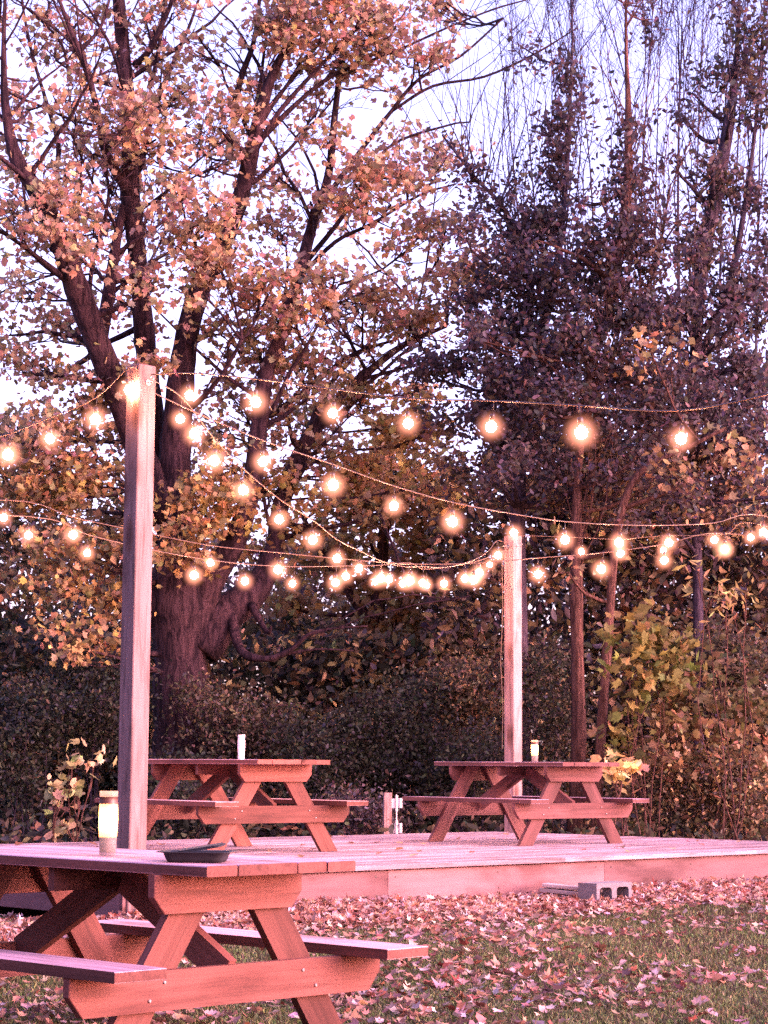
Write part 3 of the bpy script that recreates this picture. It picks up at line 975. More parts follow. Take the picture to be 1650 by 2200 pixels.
    # fine twigs against the sky
    for _ in range(420):
        l = random.choice(L_[1:]); q = random.choice(l[len(l) // 3:])
        if q[2] < 3.2: continue
        ln = random.uniform(.5, 1.6)
        d = Vector((random.gauss(0, 1), random.gauss(0, .6), random.uniform(.2, 1.6))).normalized()
        e = Vector(q[:3]) + d * ln
        p = bough(mb, q[:3], e, min(q[3] * .4, .016), .004, -.04, 4, 5, .06)
        for k in range(2):
            s0 = random.choice(p[2:5]); bough(mb, s0, s0 + (d + Vector([random.gauss(0, .6) for _ in range(3)])) * ln * .45, .005, .0025, 0, 3, 3)
    cl = [(270, 235, 85, 95, 26), (135, 200, 80, 70, 26.5, .45), (60, 240, 60, 60, 26, .4), (115, 430, 85, 100, 25), (150, 520, 60, 60, 25), (50, 470, 60, 70, 25, .7), (400, 195, 75, 45, 27, .7), (470, 275, 80, 60, 26.4, .9),
          (410, 490, 105, 85, 25.6, 1.2), (335, 300, 60, 60, 26, .7), (560, 610, 100, 85, 26, 1.0), (415, 600, 70, 70, 25.6, 1.1), (630, 665, 95, 65, 26, 1.1), (470, 700, 70, 55, 27, .6), (640, 50, 120, 70, 26, 1.5),
          (790, 60, 120, 80, 26.4, .9), (900, 110, 90, 60, 26.4, .55), (700, 20, 90, 50, 26, 1.1), (560, 50, 70, 60, 26.3, 1.0), (740, 130, 100, 50, 26.6, .9), (700, 300, 75, 60, 26.4, .55), (760, 390, 80, 80, 26, 1.0), (860, 350, 70, 65, 26.4, .9), (840, 440, 80, 60, 26.2, 1.0),
          (900, 510, 95, 60, 26.5, .9), (960, 480, 60, 40, 26.5, .6), (720, 590, 85, 60, 26.2, .8), (800, 620, 70, 50, 26.4, 1.1), (45, 640, 70, 90, 27.5, .45), (150, 700, 80, 60, 27.5, .45), (50, 800, 80, 80, 27, .8), (170, 870, 110, 85, 26.6, 1.2),
          (90, 960, 110, 75, 26.6, 1.3), (60, 1060, 90, 60, 26.6, 1.3), (180, 1040, 100, 90, 26.6, 1.3), (420, 1090, 100, 60, 26, 1.3), (390, 1170, 110, 50, 26, 1.2), (220, 1180, 100, 60, 26.2, 1.2), (110, 1230, 120, 70, 26.4, 1.1),
          (295, 790, 75, 42, 26, 1.3), (200, 1400, 90, 34, 25.8, 1.1), (130, 1340, 50, 40, 25.8, .9), (460, 920, 45, 50, 27.6, .5), (560, 750, 100, 70, 27, 1.0), (660, 770, 90, 55, 27.4, 1.0), (770, 860, 110, 60, 28, .5), (700, 950, 90, 60, 28, .4), (580, 480, 80, 70, 27.4, .5), (520, 860, 90, 60, 27.6, .5), (380, 400, 60, 60, 26, .8), (200, 330, 60, 60, 26.6, .5), (330, 620, 50, 70, 25.8, .9), (280, 280, 60, 80, 25.6, 1.0), (880, 905, 110, 60, 27.5, 1.1, OR2), (790, 840, 90, 50, 28, .8, OR2), (620, 900, 80, 60, 27.4, .6), (480, 1090, 90, 50, 26.2, 1.0, OR2), (580, 1050, 80, 60, 27.5, .8, OR2), (560, 1180, 80, 40, 27.5, .8, OR2), (690, 1120, 100, 60, 27.5, .8, OR2), (800, 1010, 110, 60, 28, 1.1, OR2), (930, 1050, 90, 50, 28, .8, OR2), (300, 960, 50, 70, 28.2, .8), (470, 560, 70, 50, 25.8, .9), (30, 330, 50, 60, 25.4, .7), (500, 1000, 70, 60, 26, .9),
          (80, 560, 60, 50, 26, .5), (330, 60, 70, 60, 27, .3), (420, 110, 70, 50, 27, .3), (180, 70, 90, 60, 27, .25), (60, 90, 60, 80, 27, .3), (250, 640, 60, 80, 27.6, .35), (230, 1290, 90, 50, 26.6, .9),
          (960, 620, 80, 60, 27.6, .8), (880, 700, 110, 60, 27.6, .9), (610, 500, 60, 60, 27.5, .35), (600, 380, 50, 70, 27.5, .3), (1010, 560, 70, 50, 27.6, .6)]
    for _ in range(105):
        cl.append((random.uniform(-40, 1000), random.uniform(-20, 1120), random.uniform(45, 80), random.uniform(35, 60), random.uniform(26.2, 29.5), random.uniform(.3, .6)))
    cl = [c if len(c) > 5 else c + (1.0,) for c in cl]
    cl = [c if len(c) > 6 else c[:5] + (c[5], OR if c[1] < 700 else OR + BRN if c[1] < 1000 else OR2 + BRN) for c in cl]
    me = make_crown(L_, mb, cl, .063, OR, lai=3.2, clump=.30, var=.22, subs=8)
    tr = mb.mesh('trunk', True); tr.transform(inv); me.transform(inv)
    link('trunk', tr, M['bark'], root); link('crown', me, M['leaf'], root)


big_maple()


def simple_tree(name, label, cat, base_px, Y, rows, clusters, size, cols, lai=1.4, barkm='bark', shape=OVAL, group=None, clump=.3, var=.25, twig=.010, flat=.8, subs=6, twigs=0, depth=1.0):
    b0 = at(base_px, 1700, Y)
    root = empty(name, (b0.x, b0.y, 0)); tag(root, label, cat, group)
    if name == 'vine_covered_tree':
        rows = [[(q[0], q[1], q[2] * (1 if q[1] > 1150 else .62), q[3]) for q in r] for r in rows]
        xs = [q[0] for q in rows[0]]; cx = xs[len(xs) // 2]
        clusters = list(clusters)
        for _ in range(26):
            y = random.uniform(420, 1150)
            clusters.append((cx + random.gauss(0, 95), y, random.uniform(35, 65), random.uniform(30, 50), random.uniform(24.6, 27), random.uniform(.4, .9)))
        for _ in range(9 if cx > 1400 else 3):
            clusters.append((cx + 40 + random.gauss(0, 60), random.uniform(-20, 420), random.uniform(30, 55), random.uniform(35, 60), random.uniform(25, 27), random.uniform(.25, .5)))
    mb = MB(); L_ = [add_limb(mb, r, 8) for r in rows]
    for _ in range(twigs):
        l = random.choice(L_); q = random.choice(l[len(l) // 4:])
        ln = random.uniform(.6, 1.8)
        d = Vector((random.gauss(0, .38), random.gauss(0, .3), 1.3)).normalized()
        p = bough(mb, q[:3], Vector(q[:3]) + d * ln, min(q[3] * .5, .010), .003, -.03, 4, 5, .04)
        for k in range(3):
            s0 = random.choice(p[1:5]); bough(mb, s0, s0 + (d + Vector([random.gauss(0, .35) for _ in range(3)])) * ln * .5, .004, .002, 0, 3, 3)
    me = make_crown(L_, mb, clusters, size, cols, lai, twig, shape, clump, flat, .6, var, subs=subs, depth=depth)
    inv = Matrix.Translation((-b0.x, -b0.y, 0))
    tr = mb.mesh('trunk', True); tr.transform(inv); me.transform(inv)
    link('trunk', tr, M[barkm], root); link('crown', me, M['leaf'], root)
    return root


# yellow-brown maple behind the strings
simple_tree('maple_tree', 'smaller yellow-brown maple glowing behind the sagging string of bulbs', 'maple tree', 800, 31,
            [[(800, 1830, 60, 31), (800, 1500, 40, 31), (820, 1200, 30, 31), (840, 1000, 16, 31)], [(800, 1400, 30, 31), (900, 1250, 20, 31), (980, 1120, 10, 31)], [(805, 1350, 26, 31), (700, 1200, 16, 31), (640, 1090, 8, 31)]],
            [(850, 1010, 150, 75, 30.4, 2.2, OR2), (740, 1060, 100, 80, 31, 1.3), (900, 1110, 130, 80, 31, 1.4), (790, 1150, 140, 70, 31, 1.4), (960, 1200, 110, 70, 31, 1.3), (680, 1180, 110, 70, 31.5, 1.2), (620, 1300, 100, 70, 31.5, 1.2),
             (900, 1300, 150, 90, 31, 1.3, BRN), (740, 1330, 140, 90, 31, 1.2, BRN), (540, 1400, 80, 80, 31.5, 1.3, BRN), (980, 1400, 110, 80, 31, 1.2, BRN), (820, 1440, 150, 80, 31, 1.2, BRN), (640, 1440, 120, 80, 31, 1.2, BRN)],
            .08, OR2 + BRN, 3.2, shape=MAPLE, clump=.4, var=.2)

# dark vine-covered trees on the right
simple_tree('vine_covered_tree', 'dark vine-covered tree whose pointed top rises left of the bare stems', 'tree', 1120, 26,
            [[(1120, 1830, 60, 26), (1110, 1300, 46, 26), (1120, 900, 36, 26), (1140, 600, 26, 26), (1090, 460, 16, 26), (1020, 380, 12, 26), (950, 290, 6, 26)],
             [(1120, 850, 34, 26), (1190, 600, 26, 26), (1215, 400, 20, 26), (1225, 200, 14, 26), (1230, 80, 8, 26), (1225, -40, 5, 26)]],
            [(960, 300, 16, 28, 26, .8), (1000, 360, 32, 36, 26, 1), (1040, 430, 50, 50, 26, 1), (1090, 500, 75, 55, 26, 1.2), (1215, 160, 26, 60, 26, 1.2), (1210, 260, 40, 60, 26, 1.3), (1205, 370, 60, 70, 26, 1.3), (1190, 480, 80, 70, 26, 1.4),
             (1130, 600, 130, 70, 26, 1.3), (1060, 690, 120, 70, 26, 1.2), (1180, 710, 120, 70, 26, 1.5), (960, 770, 110, 60, 26.5, .9), (1080, 800, 130, 60, 26.5, 1.0), (1030, 890, 140, 60, 26.5, .9), (1150, 930, 110, 70, 26.5, 1.0),
             (1000, 1010, 100, 50, 27, 1.0, DK + BRN), (1130, 1050, 110, 45, 27, .8, DK + BRN), (900, 790, 80, 50, 27, .7), (1110, 385, 30, 40, 26, .5)],
            .046, DK, 3.8, 'bark_dark', clump=.22, var=.3, group='vine-covered trees on the right', twigs=50)
simple_tree('vine_covered_tree', 'broad dark vine-covered tree in the middle of the three, slim reddish trunk below', 'tree', 1240, 25,
            [[(1235, 1830, 38, 25), (1243, 1600, 32, 25), (1240, 1400, 28, 25), (1238, 1200, 28, 25), (1243, 1000, 28, 25), (1270, 800, 30, 25), (1310, 650, 34, 25), (1345, 450, 34, 25), (1350, 250, 24, 25), (1345, 100, 12, 25), (1345, -60, 8, 25)],
             [(1245, 950, 20, 25), (1300, 800, 16, 25), (1400, 600, 12, 25), (1440, 400, 8, 25)]],
            [(1350, 260, 26, 70, 25, 1.0), (1350, 390, 42, 80, 25, 1.3), (1345, 510, 70, 70, 25, 1.5), (1290, 520, 60, 60, 25, 1.1), (1410, 580, 60, 50, 25, 1.1), (1310, 620, 120, 60, 25, 1.5), (1400, 680, 130, 60, 25, 1.5),
             (1270, 760, 130, 65, 25, 1.4), (1390, 800, 120, 60, 25, 1.2), (1250, 860, 120, 60, 25, 1.1), (1370, 900, 120, 60, 25, 1.2), (1300, 980, 130, 60, 25.4, 1.1, DK + BRN), (1400, 1040, 120, 50, 25.4, 1.1, DK + BRN), (1270, 1080, 110, 40, 25.4, .9, DK + BRN)],
            .046, DK, 3.8, 'bark_red', clump=.22, var=.3, group='vine-covered trees on the right', twigs=60)
simple_tree('vine_covered_tree', 'dark vine-covered tree at the right edge with a leafy leaning trunk', 'tree', 1560, 26,
            [[(1500, 1830, 24, 26), (1500, 1300, 22, 26), (1490, 900, 34, 26), (1505, 600, 50, 26), (1530, 450, 55, 26), (1560, 300, 46, 26), (1580, 150, 20, 26), (1590, -40, 10, 26)],
             [(1490, 800, 30, 26), (1570, 600, 24, 26), (1620, 300, 14, 26), (1640, 50, 7, 26)]],
            [(1530, 400, 48, 70, 26, 1.5, DK + GR), (1510, 520, 50, 70, 26, 1.5, DK + GR), (1600, 250, 70, 60, 26, .9, GR + DK), (1560, 130, 80, 60, 26, .6, GR + DK), (1610, 60, 60, 60, 26, .7, GR + DK), (1620, 400, 50, 60, 26, .7), (1590, 620, 80, 70, 26, 1.1),
             (1500, 700, 100, 60, 26, 1.4), (1600, 780, 80, 60, 26, 1.2), (1510, 850, 120, 60, 26, 1.3), (1600, 930, 90, 60, 26, 1.2), (1490, 970, 110, 55, 26, 1.2, DK + BRN), (1590, 1040, 100, 60, 26, 1.2, DK + BRN), (1500, 1110, 120, 45, 26, 1.1, DK + BRN), (1640, 690, 50, 60, 26, 1.2), (1470, 250, 40, 50, 26, .45)],
            .046, DK, 3.8, 'bark_dark', clump=.22, var=.3, group='vine-covered trees on the right', twigs=50)
simple_tree('slim_tree', 'slim leaning reddish trunk just right of the straight one', 'tree', 1300, 24.6,
            [[(1278, 1830, 24, 24.6), (1290, 1600, 22, 24.6), (1308, 1350, 20, 24.6), (1325, 1150, 18, 24.6), (1370, 1020, 16, 24.6), (1480, 960, 11, 24.6), (1560, 920, 7, 24.6)], [(1345, 1090, 13, 24.6), (1450, 1050, 9, 24.6), (1530, 1000, 5, 24.6)]],
            [(1470, 1010, 60, 45, 24.4, .8, BRN), (1540, 960, 60, 40, 24.4, .6, BRN), (1400, 760, 60, 40, 24.4, .9, OR2 + BRN), (1220, 1230, 40, 40, 24.4, .4, BRN), (1630, 960, 40, 60, 24.4, .6, BRN)],
            .065, BRN, 2.2, 'bark_red', shape=MAPLE, var=.3)

# bare upright stems beyond
bare = [(1150, 1070, 7), (1180, 1110, 6), (1230, 1180, 8), (1290, 1230, 7), (1350, 1345, 11), (1370, 1400, 8), (1400, 1420, 7), (1460, 1465, 11), (1480, 1510, 8), (1540, 1570, 7), (1570, 1600, 8), (1620, 1640, 8)]
for i, (x0, x1, w) in enumerate(bare):
    Y = 29 + (i * 7 % 5) * .7
    b0 = at(x0, 1700, Y)
    root = empty('bare_tree', (b0.x, b0.y, 0))
    tag(root, 'thin leafless upright tree in the thicket against the sky', 'tree', 'bare upright trees behind the vines')
    mb = MB()
    mid = (x0 + x1) / 2 + random.uniform(-10, 10)
    w *= .48
    l = add_limb(mb, [(x0, 1830, w * 2.2, Y), (x0 + 3, 1200, w * 1.7, Y), (x0 * .6 + mid * .4, 700, w * 1.5, Y), (mid, 350, w, Y), (x1, 60, w * .55, Y), (x1 + (x1 - x0) * .15, -90, w * .35, Y)], 7)
    L0 = [l]
    for k in range(7):
        q = random.choice(l[int(len(l) * .45):int(len(l) * .8)])
        dx = random.choice((-1, 1)) * random.uniform(.12, .55)
        e = Vector(q[:3]) + Vector((dx * 1.1, random.gauss(0, .3), random.uniform(2.0, 4.2)))
        L0.append([(p.x, p.y, p.z, .012) for p in bough(mb, q[:3], e, q[3] * .6, .004, -.06, 5, 8, .07)])
    for k in range(90):
        q = random.choice(random.choice(L0)); 
        if q[2] < 4.0: continue
        ln = random.uniform(.5, 1.5)
        d = Vector((random.gauss(0, .75), random.gauss(0, .5), 1.2)).normalized()
        p = bough(mb, q[:3], Vector(q[:3]) + d * ln, .0048, .002, -.05, 3, 5, .10)
        s0 = random.choice(p[1:4]); bough(mb, s0, s0 + (d + Vector((random.gauss(0, .5), random.gauss(0, .4), 0))) * ln * .5, .0035, .0018, 0, 3, 3)
    me = mb.mesh('trunk', True); me.transform(Matrix.Translation((-b0.x, -b0.y, 0)))
    link('trunk', me, M['bark_dark'], root)


# ------------------------------------------------------------------ shrubs and undergrowth
def shrub(name, label, cat, clusters, Y, size, cols, lai, shape=OVAL, base=None, stems=5, group=None, clump=.25, var=.28, bk='bark_red'):
    bx = base if base is not None else sum(c[0] for c in clusters) / len(clusters)
    b0 = at(bx, 1750, Y)
    root = empty(name, (b0.x, b0.y, 0)); tag(root, label, cat, group)
    mb = MB(); L_ = []
    for k in range(stems):
        c = clusters[k % len(clusters)]
        e = at(c[0] + random.uniform(-.3, .3) * c[2], c[1], c[4])
        p = bough(mb, (b0.x + random.uniform(-.15, .15), b0.y + random.uniform(-.1, .1), -.03), e, .009, .004, -.08, 5, 7, .05)
        L_.append([(q.x, q.y, q.z, .01) for q in p])
    me = make_crown(L_, mb, clusters, size, cols, lai, .006, shape, clump, .8, .5, var, subs=5)
    inv = Matrix.Translation((-b0.x, -b0.y, 0)); tr = mb.mesh('stems', True); tr.transform(inv); me.transform(inv); me.name = 'foliage'
    link('stems', tr, M[bk], root); link('foliage', me, M['leaf'], root)


shrub('young_maple', 'yellow-green young maple right of the slim trunks', 'young tree',
      [(1390, 1370, 65, 50, 23.6, 1.2), (1350, 1430, 45, 45, 23.6, 1.1), (1410, 1450, 75, 50, 23.6, 1.2), (1450, 1390, 45, 35, 23.6, .8), (1350, 1500, 30, 25, 23.6, .9), (1430, 1420, 40, 40, 23.6, .9), (1330, 1560, 45, 25, 23.6, 1.1), (1350, 1600, 35, 25, 23.6, .8)],
      23.6, .085, YG, 4.0, MAPLE, base=1400, stems=6, clump=.18)
shrub('maple_seedling', 'low clump of bright yellow leaves beside the end of the far table', 'seedling',
      [(1335, 1655, 42, 20, 21.8, 1.5), (1310, 1640, 25, 14, 21.8, 1.0), (1360, 1665, 20, 14, 21.8, 1.0)], 21.8, .085, [(.62, .48, .18), (.66, .46, .24)], 4.5, MAPLE, base=1345, stems=4, clump=.14)
shrub('maple_seedling', 'tall thin plant with pale yellow-green leaves at the left, behind the near table', 'seedling',
      [(155, 1640, 32, 20, 19.2, 1.2), (200, 1645, 10, 10, 19.2, .9), (140, 1700, 32, 26, 19.2, 1.0), (165, 1700, 20, 12, 19.2, .7), (140, 1772, 32, 14, 19.2, 1.2), (120, 1728, 14, 10, 19.2, .8)], 19.2, .062, [(.36, .34, .16), (.44, .36, .2)], 3.2, MAPLE, base=150, stems=4, clump=.12)
shrub('shrub', 'broad olive and brown leafy shrub near the right edge', 'shrub',
      [(1530, 1510, 80, 55, 24.0, 1.1), (1600, 1530, 50, 60, 24.0, 1.1), (1480, 1480, 50, 45, 24, 1.0), (1540, 1440, 60, 35, 24, .8), (1500, 1580, 80, 45, 24, 1.0, BRN), (1600, 1620, 60, 60, 24, 1.0, BRN), (1440, 1570, 60, 50, 24, 1.0, BRN),
       (1470, 1640, 80, 40, 24, .9, BRN), (1400, 1520, 50, 45, 24.2, .8, YG)], 24, .066, [(.14, .115, .05), (.17, .115, .06), (.11, .10, .045)], 3.4, MAPLE, base=1530, stems=6)
shrub('sapling', 'thin forked sapling with a spray of pale leaves near the right edge', 'sapling',
      [(1540, 1260, 60, 30, 23.2, .8), (1500, 1230, 40, 25, 23.2, .7), (1600, 1270, 40, 25, 23.2, .8), (1560, 1320, 40, 25, 23.2, .4)], 23.2, .07, [(.42, .28, .14), (.36, .3, .12)], 2.4, LANCE, base=1580, stems=5)

gg = 'dark shrubs behind the deck'
for x, y, rx, ry, Y, c, lab in [
    (60, 1560, 150, 120, 25.5, DG, 'dark blue-green shrub at the left edge behind the yellow seedling'),
    (210, 1500, 120, 120, 26.2, DG, 'dark shrub directly left of the tall post'),
    (360, 1690, 110, 90, 25.2, DG, 'dark shrub at the foot of the big maple'),
    (520, 1560, 130, 110, 26.4, GR, 'dull green shrub right of the big maple trunk'),
    (700, 1620, 130, 110, 25.4, DG, 'dark green shrub above the right end of the table behind the tall post'),
    (880, 1580, 130, 120, 25.8, DG, 'dark green shrub between the two deck tables'),
    (990, 1480, 110, 110, 26.6, GR + BRN, 'brownish shrub left of the shorter post'),
    (1010, 1650, 120, 90, 25.0, DG, 'low dark shrub behind the left end of the far table'),
    (1180, 1500, 80, 150, 25.8, DG + GR, 'narrow dark shrub between the shorter post and the slim trunks'),
    (1440, 1680, 120, 90, 24.4, GR + BRN, 'brown-green shrub behind the right end of the far table'),
    (1590, 1690, 110, 90, 24.2, GR + BRN, 'brown shrub at the lower right edge beyond the deck'),
    (1560, 1400, 110, 90, 26.2, GR, 'dark green shrub high at the right edge behind the forked sapling'),
    (440, 1730, 110, 60, 23.6, DG, 'low dark plants between the deck tables and the maple'),
    (770, 1745, 110, 45, 24.2, DK, 'low purple-brown brush behind the short hinged post')]:
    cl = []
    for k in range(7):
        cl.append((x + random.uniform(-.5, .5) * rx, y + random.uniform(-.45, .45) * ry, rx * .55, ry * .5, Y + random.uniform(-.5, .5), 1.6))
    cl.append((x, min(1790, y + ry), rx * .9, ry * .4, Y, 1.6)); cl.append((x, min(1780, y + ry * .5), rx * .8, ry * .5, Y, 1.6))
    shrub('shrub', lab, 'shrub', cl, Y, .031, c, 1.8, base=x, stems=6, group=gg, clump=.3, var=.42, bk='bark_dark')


def woods():
    P, C = [], []
    def add(n, X, Y, Z, cols, var=.4):
        p = np.stack([rng.uniform(*X, n), rng.uniform(*Y, n), rng.uniform(*Z, n)], 1)
        # lumpy: keep more where a few waves add up
        w = np.sin(p[:, 0] * 1.3 + p[:, 2] * .7) + np.sin(p[:, 2] * 2.1 + p[:, 0] * .8 + 1.3) + np.sin(p[:, 0] * 3.1 + p[:, 1])
        keep = rng.random(n) < np.maximum(.35, .55 + .25 * w)
        p = p[keep]
        P.append(p); C.append(colours(len(p), cols, var))
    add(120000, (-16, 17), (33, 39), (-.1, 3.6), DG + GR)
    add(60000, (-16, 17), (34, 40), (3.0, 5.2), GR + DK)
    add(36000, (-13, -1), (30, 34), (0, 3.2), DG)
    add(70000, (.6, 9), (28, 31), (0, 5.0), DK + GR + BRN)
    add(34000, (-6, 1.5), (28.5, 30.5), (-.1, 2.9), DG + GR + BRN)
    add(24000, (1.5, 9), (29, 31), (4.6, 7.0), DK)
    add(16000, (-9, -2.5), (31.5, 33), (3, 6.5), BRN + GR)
    P = np.concatenate(P); C = np.concatenate(C)
    # added unseen leaf wall, left and behind the viewer, blocking low sky light
    n = 9000
    a = rng.uniform(math.radians(165), math.radians(330), n); rr = rng.uniform(15, 22, n)
    Q = np.stack([np.sin(a) * rr, np.cos(a) * rr + 4, rng.uniform(0, 11, n)], 1)
    mo = leaf_mesh('woods', Q, .42 * (.6 + .8 * rng.random(n)), colours(n, DG + GR, .3), OVAL)  # the added unseen leaf wall
    tag(link('woods', mo, M['leaf']), 'added unseen woodland that blocks low sky light on the left and behind', 'woods', kind='stuff')
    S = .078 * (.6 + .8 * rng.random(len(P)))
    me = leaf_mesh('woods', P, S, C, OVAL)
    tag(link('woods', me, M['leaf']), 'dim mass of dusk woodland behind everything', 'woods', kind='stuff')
    # low ground cover just beyond the deck
    n = 16000
    x = rng.uniform(-9, 9, n); y = rng.uniform(19, 28, n)
    lx = (x - DC.x) * dv.x + (y - DC.y) * dv.y; ly = (x - DC.x) * nv.x + (y - DC.y) * nv.y
    ok = (lx > LI + .1) | (ly > LN + .1) | (lx < -.1)
    x, y = x[ok], y[ok]; z = rng.random(len(x)) ** 2 * .55 * np.clip((y - 19) / 5, .25, 1)
    me = leaf_mesh('ground_cover', np.stack([x, y, z], 1), .06 * (.6 + .8 * rng.random(len(x))), colours(len(x), DG + GR + [(.2, .12, .08)], .4), OVAL)
    tag(link('ground_cover', me, M['leaf']), 'low dark plants on the ground beyond the deck', 'ground cover', kind='stuff')


woods()


# ------------------------------------------------------------------ lawn: grass and fallen leaves
def lawn():
    n = 330000
    Y = 7.6 + 11.5 * rng.random(n) ** 1.25
    X = (rng.random(n) - .5) * Y * .56 + .0
    lx = (X - DC.x) * dv.x + (Y - DC.y) * dv.y; ly = (X - DC.x) * nv.x + (Y - DC.y) * nv.y
    patch = np.sin(X * 1.9 + 1) + np.sin(Y * 2.7 + X) + np.sin(X * 4.3 - Y * 1.7)
    ok = ~((lx > 0) & (ly > 0)) & (rng.random(n) < .75 + .2 * patch)
    X, Y, lx, ly = X[ok], Y[ok], lx[ok], ly[ok]
    n = len(X)
    Z = np.array([ground_z(a, b) for a, b in zip(X, Y)])
    h = .024 * (.5 + rng.random(n)); w = .0028 + .002 * rng.random(n)
    az = rng.random(n) * 6.283; lean = rng.normal(0, .55, (n, 2))
    bx, by = np.cos(az) * w, np.sin(az) * w
    V = np.zeros((n, 5, 3))
    V[:, 0] = np.stack([X - bx, Y - by, Z - .004], 1); V[:, 1] = np.stack([X + bx, Y + by, Z - .004], 1)
    mx, my = X + lean[:, 0] * h * .35, Y + lean[:, 1] * h * .35
    V[:, 2] = np.stack([mx + bx * .8, my + by * .8, Z + h * .6], 1); V[:, 3] = np.stack([mx - bx * .8, my - by * .8, Z + h * .6], 1)
    V[:, 4] = np.stack([X + lean[:, 0] * h, Y + lean[:, 1] * h, Z + h], 1)
    tri = np.array([[0, 1, 2], [0, 2, 3], [3, 2, 4]])
    Fc = (tri[None] + (np.arange(n) * 5)[:, None, None]).reshape(-1, 3)
    me = bpy.data.meshes.new('grass')
    me.vertices.add(n * 5); me.vertices.foreach_set('co', V.astype(np.float32).ravel())
    me.loops.add(Fc.size); me.loops.foreach_set('vertex_index', Fc.astype(np.int32).ravel())
    me.polygons.add(len(Fc)); me.polygons.foreach_set('loop_start', np.arange(0, Fc.size, 3, dtype=np.int32))
    me.update(calc_edges=True)
    a = me.attributes.new('leafcol', 'FLOAT_COLOR', 'POINT')
    c = colours(n, [(.14, .18, .065), (.12, .15, .055), (.17, .16, .085), (.15, .11, .07)], .35)
    C = np.ones((n, 5, 4), np.float32); C[:, :, :3] = c[:, None, :]
    a.data.foreach_set('color', C.ravel())
    tag(link('grass', me, M['grass']), 'short dull grass showing between fallen leaves', 'grass', kind='stuff')
    # fallen leaves, deepest in the drift against the deck
    def litter(n, drift):
        if drift:
            l = rng.uniform(-2.5, LI + 1, n); d = np.abs(rng.normal(0, .5, n)) + rng.uniform(-.05, .25, n)
            X = DC.x + dv.x * l - nv.x * d; Y = DC.y + dv.y * l - nv.y * d
            z = rng.random(n) * .085 * np.exp(-d * 1.0)
        else:
            Y = 7.5 + 9 * rng.random(n); X = (rng.random(n) - .5) * Y * .6
            pt = np.sin(X * 2.3 + .5) + np.sin(Y * 2.1 - X * 1.2) + np.sin(X * 5.1 + Y * 2.9)
            ok = rng.random(n) < .5 + .28 * pt
            X, Y = X[ok], Y[ok]; z = rng.random(len(X)) * .012
        lx = (X - DC.x) * dv.x + (Y - DC.y) * dv.y; ly = (X - DC.x) * nv.x + (Y - DC.y) * nv.y
        ok = ~((lx > .0) & (ly > .0)) & (Y < 24)
        X, Y, z = X[ok], Y[ok], z[ok]
        Z = np.array([ground_z(a, b) for a, b in zip(X, Y)]) + z + .018
        return np.stack([X, Y, Z], 1)
    pal = [(.40, .24, .21), (.46, .30, .28), (.34, .15, .11), (.56, .42, .42), (.24, .08, .06), (.44, .25, .18), (.34, .2, .18)]
    p1 = litter(30000, True); p2 = litter(16000, False)
    p = np.concatenate([p1, p2])
    me = leaf_mesh('fallen_leaves', p, .018 + .026 * rng.random(len(p)), colours(len(p), pal, .30, .09) * np.where(np.arange(len(p)) < len(p1), 1.0, .82)[:, None], MAPLE, tilt=.42, fold=.38, jit=.25)
    tag(link('fallen_leaves', me, M['litter']), 'pinkish fallen maple leaves drifted along the deck and lawn', 'fallen leaves', kind='stuff')
    # scattered on the deck itself
    n = 70
    l = rng.uniform(.1, LI - .1, n); d = rng.uniform(.05, LN - .1, n)
    p = np.stack([DC.x + dv.x * l + nv.x * d, DC.y + dv.y * l + nv.y * d, np.full(n, ZD + .012)], 1)
    me = leaf_mesh('fallen_leaves', p, .035 + .025 * rng.random(n), colours(n, [(.34, .16, .1), (.4, .22, .15)], .3), MAPLE, tilt=.2, fold=.3)
    tag(link('fallen_leaves', me, M['litter']), 'few brown leaves scattered on the deck boards', 'fallen leaves', kind='stuff')


lawn()

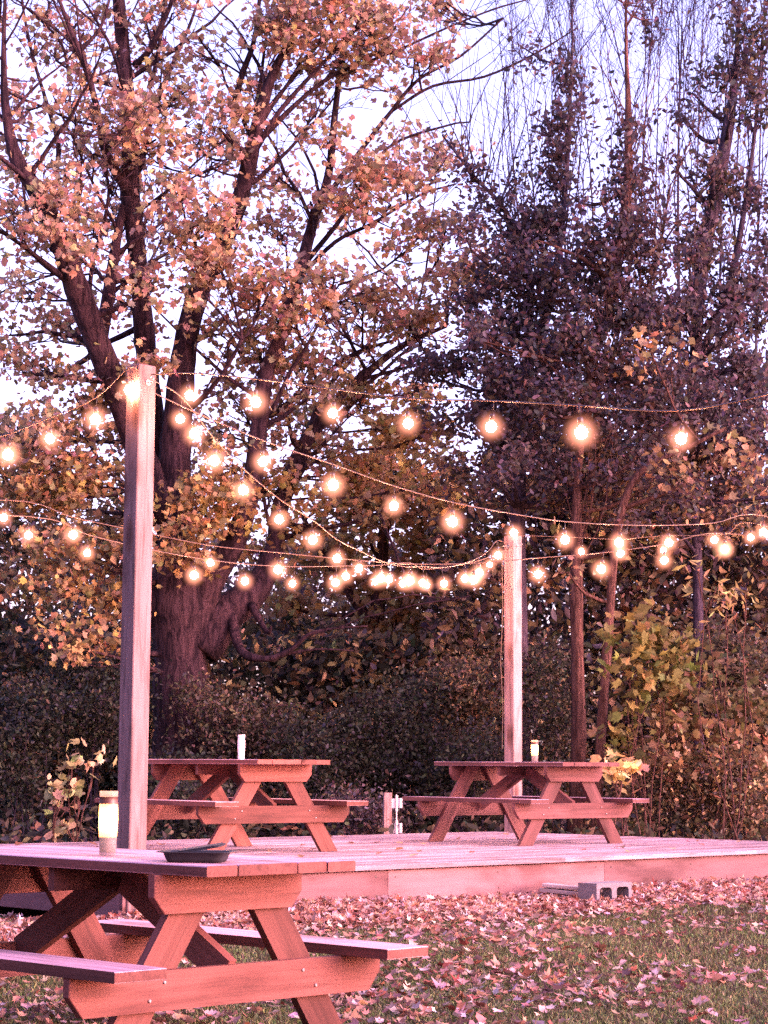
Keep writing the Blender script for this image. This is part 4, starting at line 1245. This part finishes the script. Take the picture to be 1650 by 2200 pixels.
# ------------------------------------------------------------------ light
SUN_AZ = math.radians(114)       # from behind the viewer, to the right (azimuth from +Y, clockwise)
SUN_EL = math.radians(14)
w = bpy.data.worlds.new('World'); sc.world = w; w.use_nodes = True
nt = w.node_tree; nt.nodes.clear()
o_ = nt.nodes.new('ShaderNodeOutputWorld'); bg = nt.nodes.new('ShaderNodeBackground')
sky = nt.nodes.new('ShaderNodeTexSky'); sky.sky_type = 'NISHITA'; sky.sun_disc = False
sky.sun_elevation = SUN_EL; sky.sun_rotation = SUN_AZ
sky.air_density = 1.0; sky.dust_density = 3.0; sky.ozone_density = 2.0
mix = nt.nodes.new('ShaderNodeMixRGB'); mix.blend_type = 'MULTIPLY'; mix.inputs[0].default_value = 1
mix.inputs[2].default_value = (2.05, 1.30, 1.88, 1)
nt.links.new(sky.outputs[0], mix.inputs[1]); nt.links.new(mix.outputs[0], bg.inputs[0]); nt.links.new(bg.outputs[0], o_.inputs[0])
bg.inputs[1].default_value = .15
s = bpy.data.lights.new('sun', 'SUN'); s.energy = .5; s.angle = math.radians(60); s.color = (.50, .185, .13)
so = bpy.data.objects.new('sun', s); COL.objects.link(so)
dirv = Vector((math.sin(SUN_AZ) * math.cos(SUN_EL), math.cos(SUN_AZ) * math.cos(SUN_EL), math.sin(SUN_EL)))
so.rotation_euler = dirv.to_track_quat('Z', 'Y').to_euler(); so.location = (6, -6, 8)

# ------------------------------------------------------------------ camera
cam = bpy.data.cameras.new('camera'); co = bpy.data.objects.new('camera', cam); COL.objects.link(co)
cam.sensor_fit = 'VERTICAL'; cam.sensor_height = 24; cam.lens = 24 * F / 2200
cam.clip_start = .05; cam.clip_end = 2000
R = Vector((1, 0, 0)); U = Vector((0, -math.sin(PITCH), math.cos(PITCH))); cr, sr = math.cos(ROLL), math.sin(ROLL)
R2 = R * cr + U * sr; U2 = U * cr - R * sr; B2 = R2.cross(U2)
co.matrix_world = Matrix(((R2.x, U2.x, B2.x, 0), (R2.y, U2.y, B2.y, 0), (R2.z, U2.z, B2.z, CZ), (0, 0, 0, 1)))
sc.camera = co

sc.view_settings.view_transform = 'Standard'; sc.view_settings.look = 'None'
sc.view_settings.exposure = 1.96; sc.view_settings.gamma = 1
sc.render.engine = 'CYCLES'
cy = sc.cycles
cy.max_bounces = 5; cy.diffuse_bounces = 3; cy.glossy_bounces = 2; cy.transmission_bounces = 4; cy.transparent_max_bounces = 24; cy.volume_bounces = 0
cy.use_denoising = False
cy.use_light_tree = True
cy.sample_clamp_indirect = 4.0
cy.volume_step_rate = 1.0; cy.volume_max_steps = 128
print('bulbs', NB)
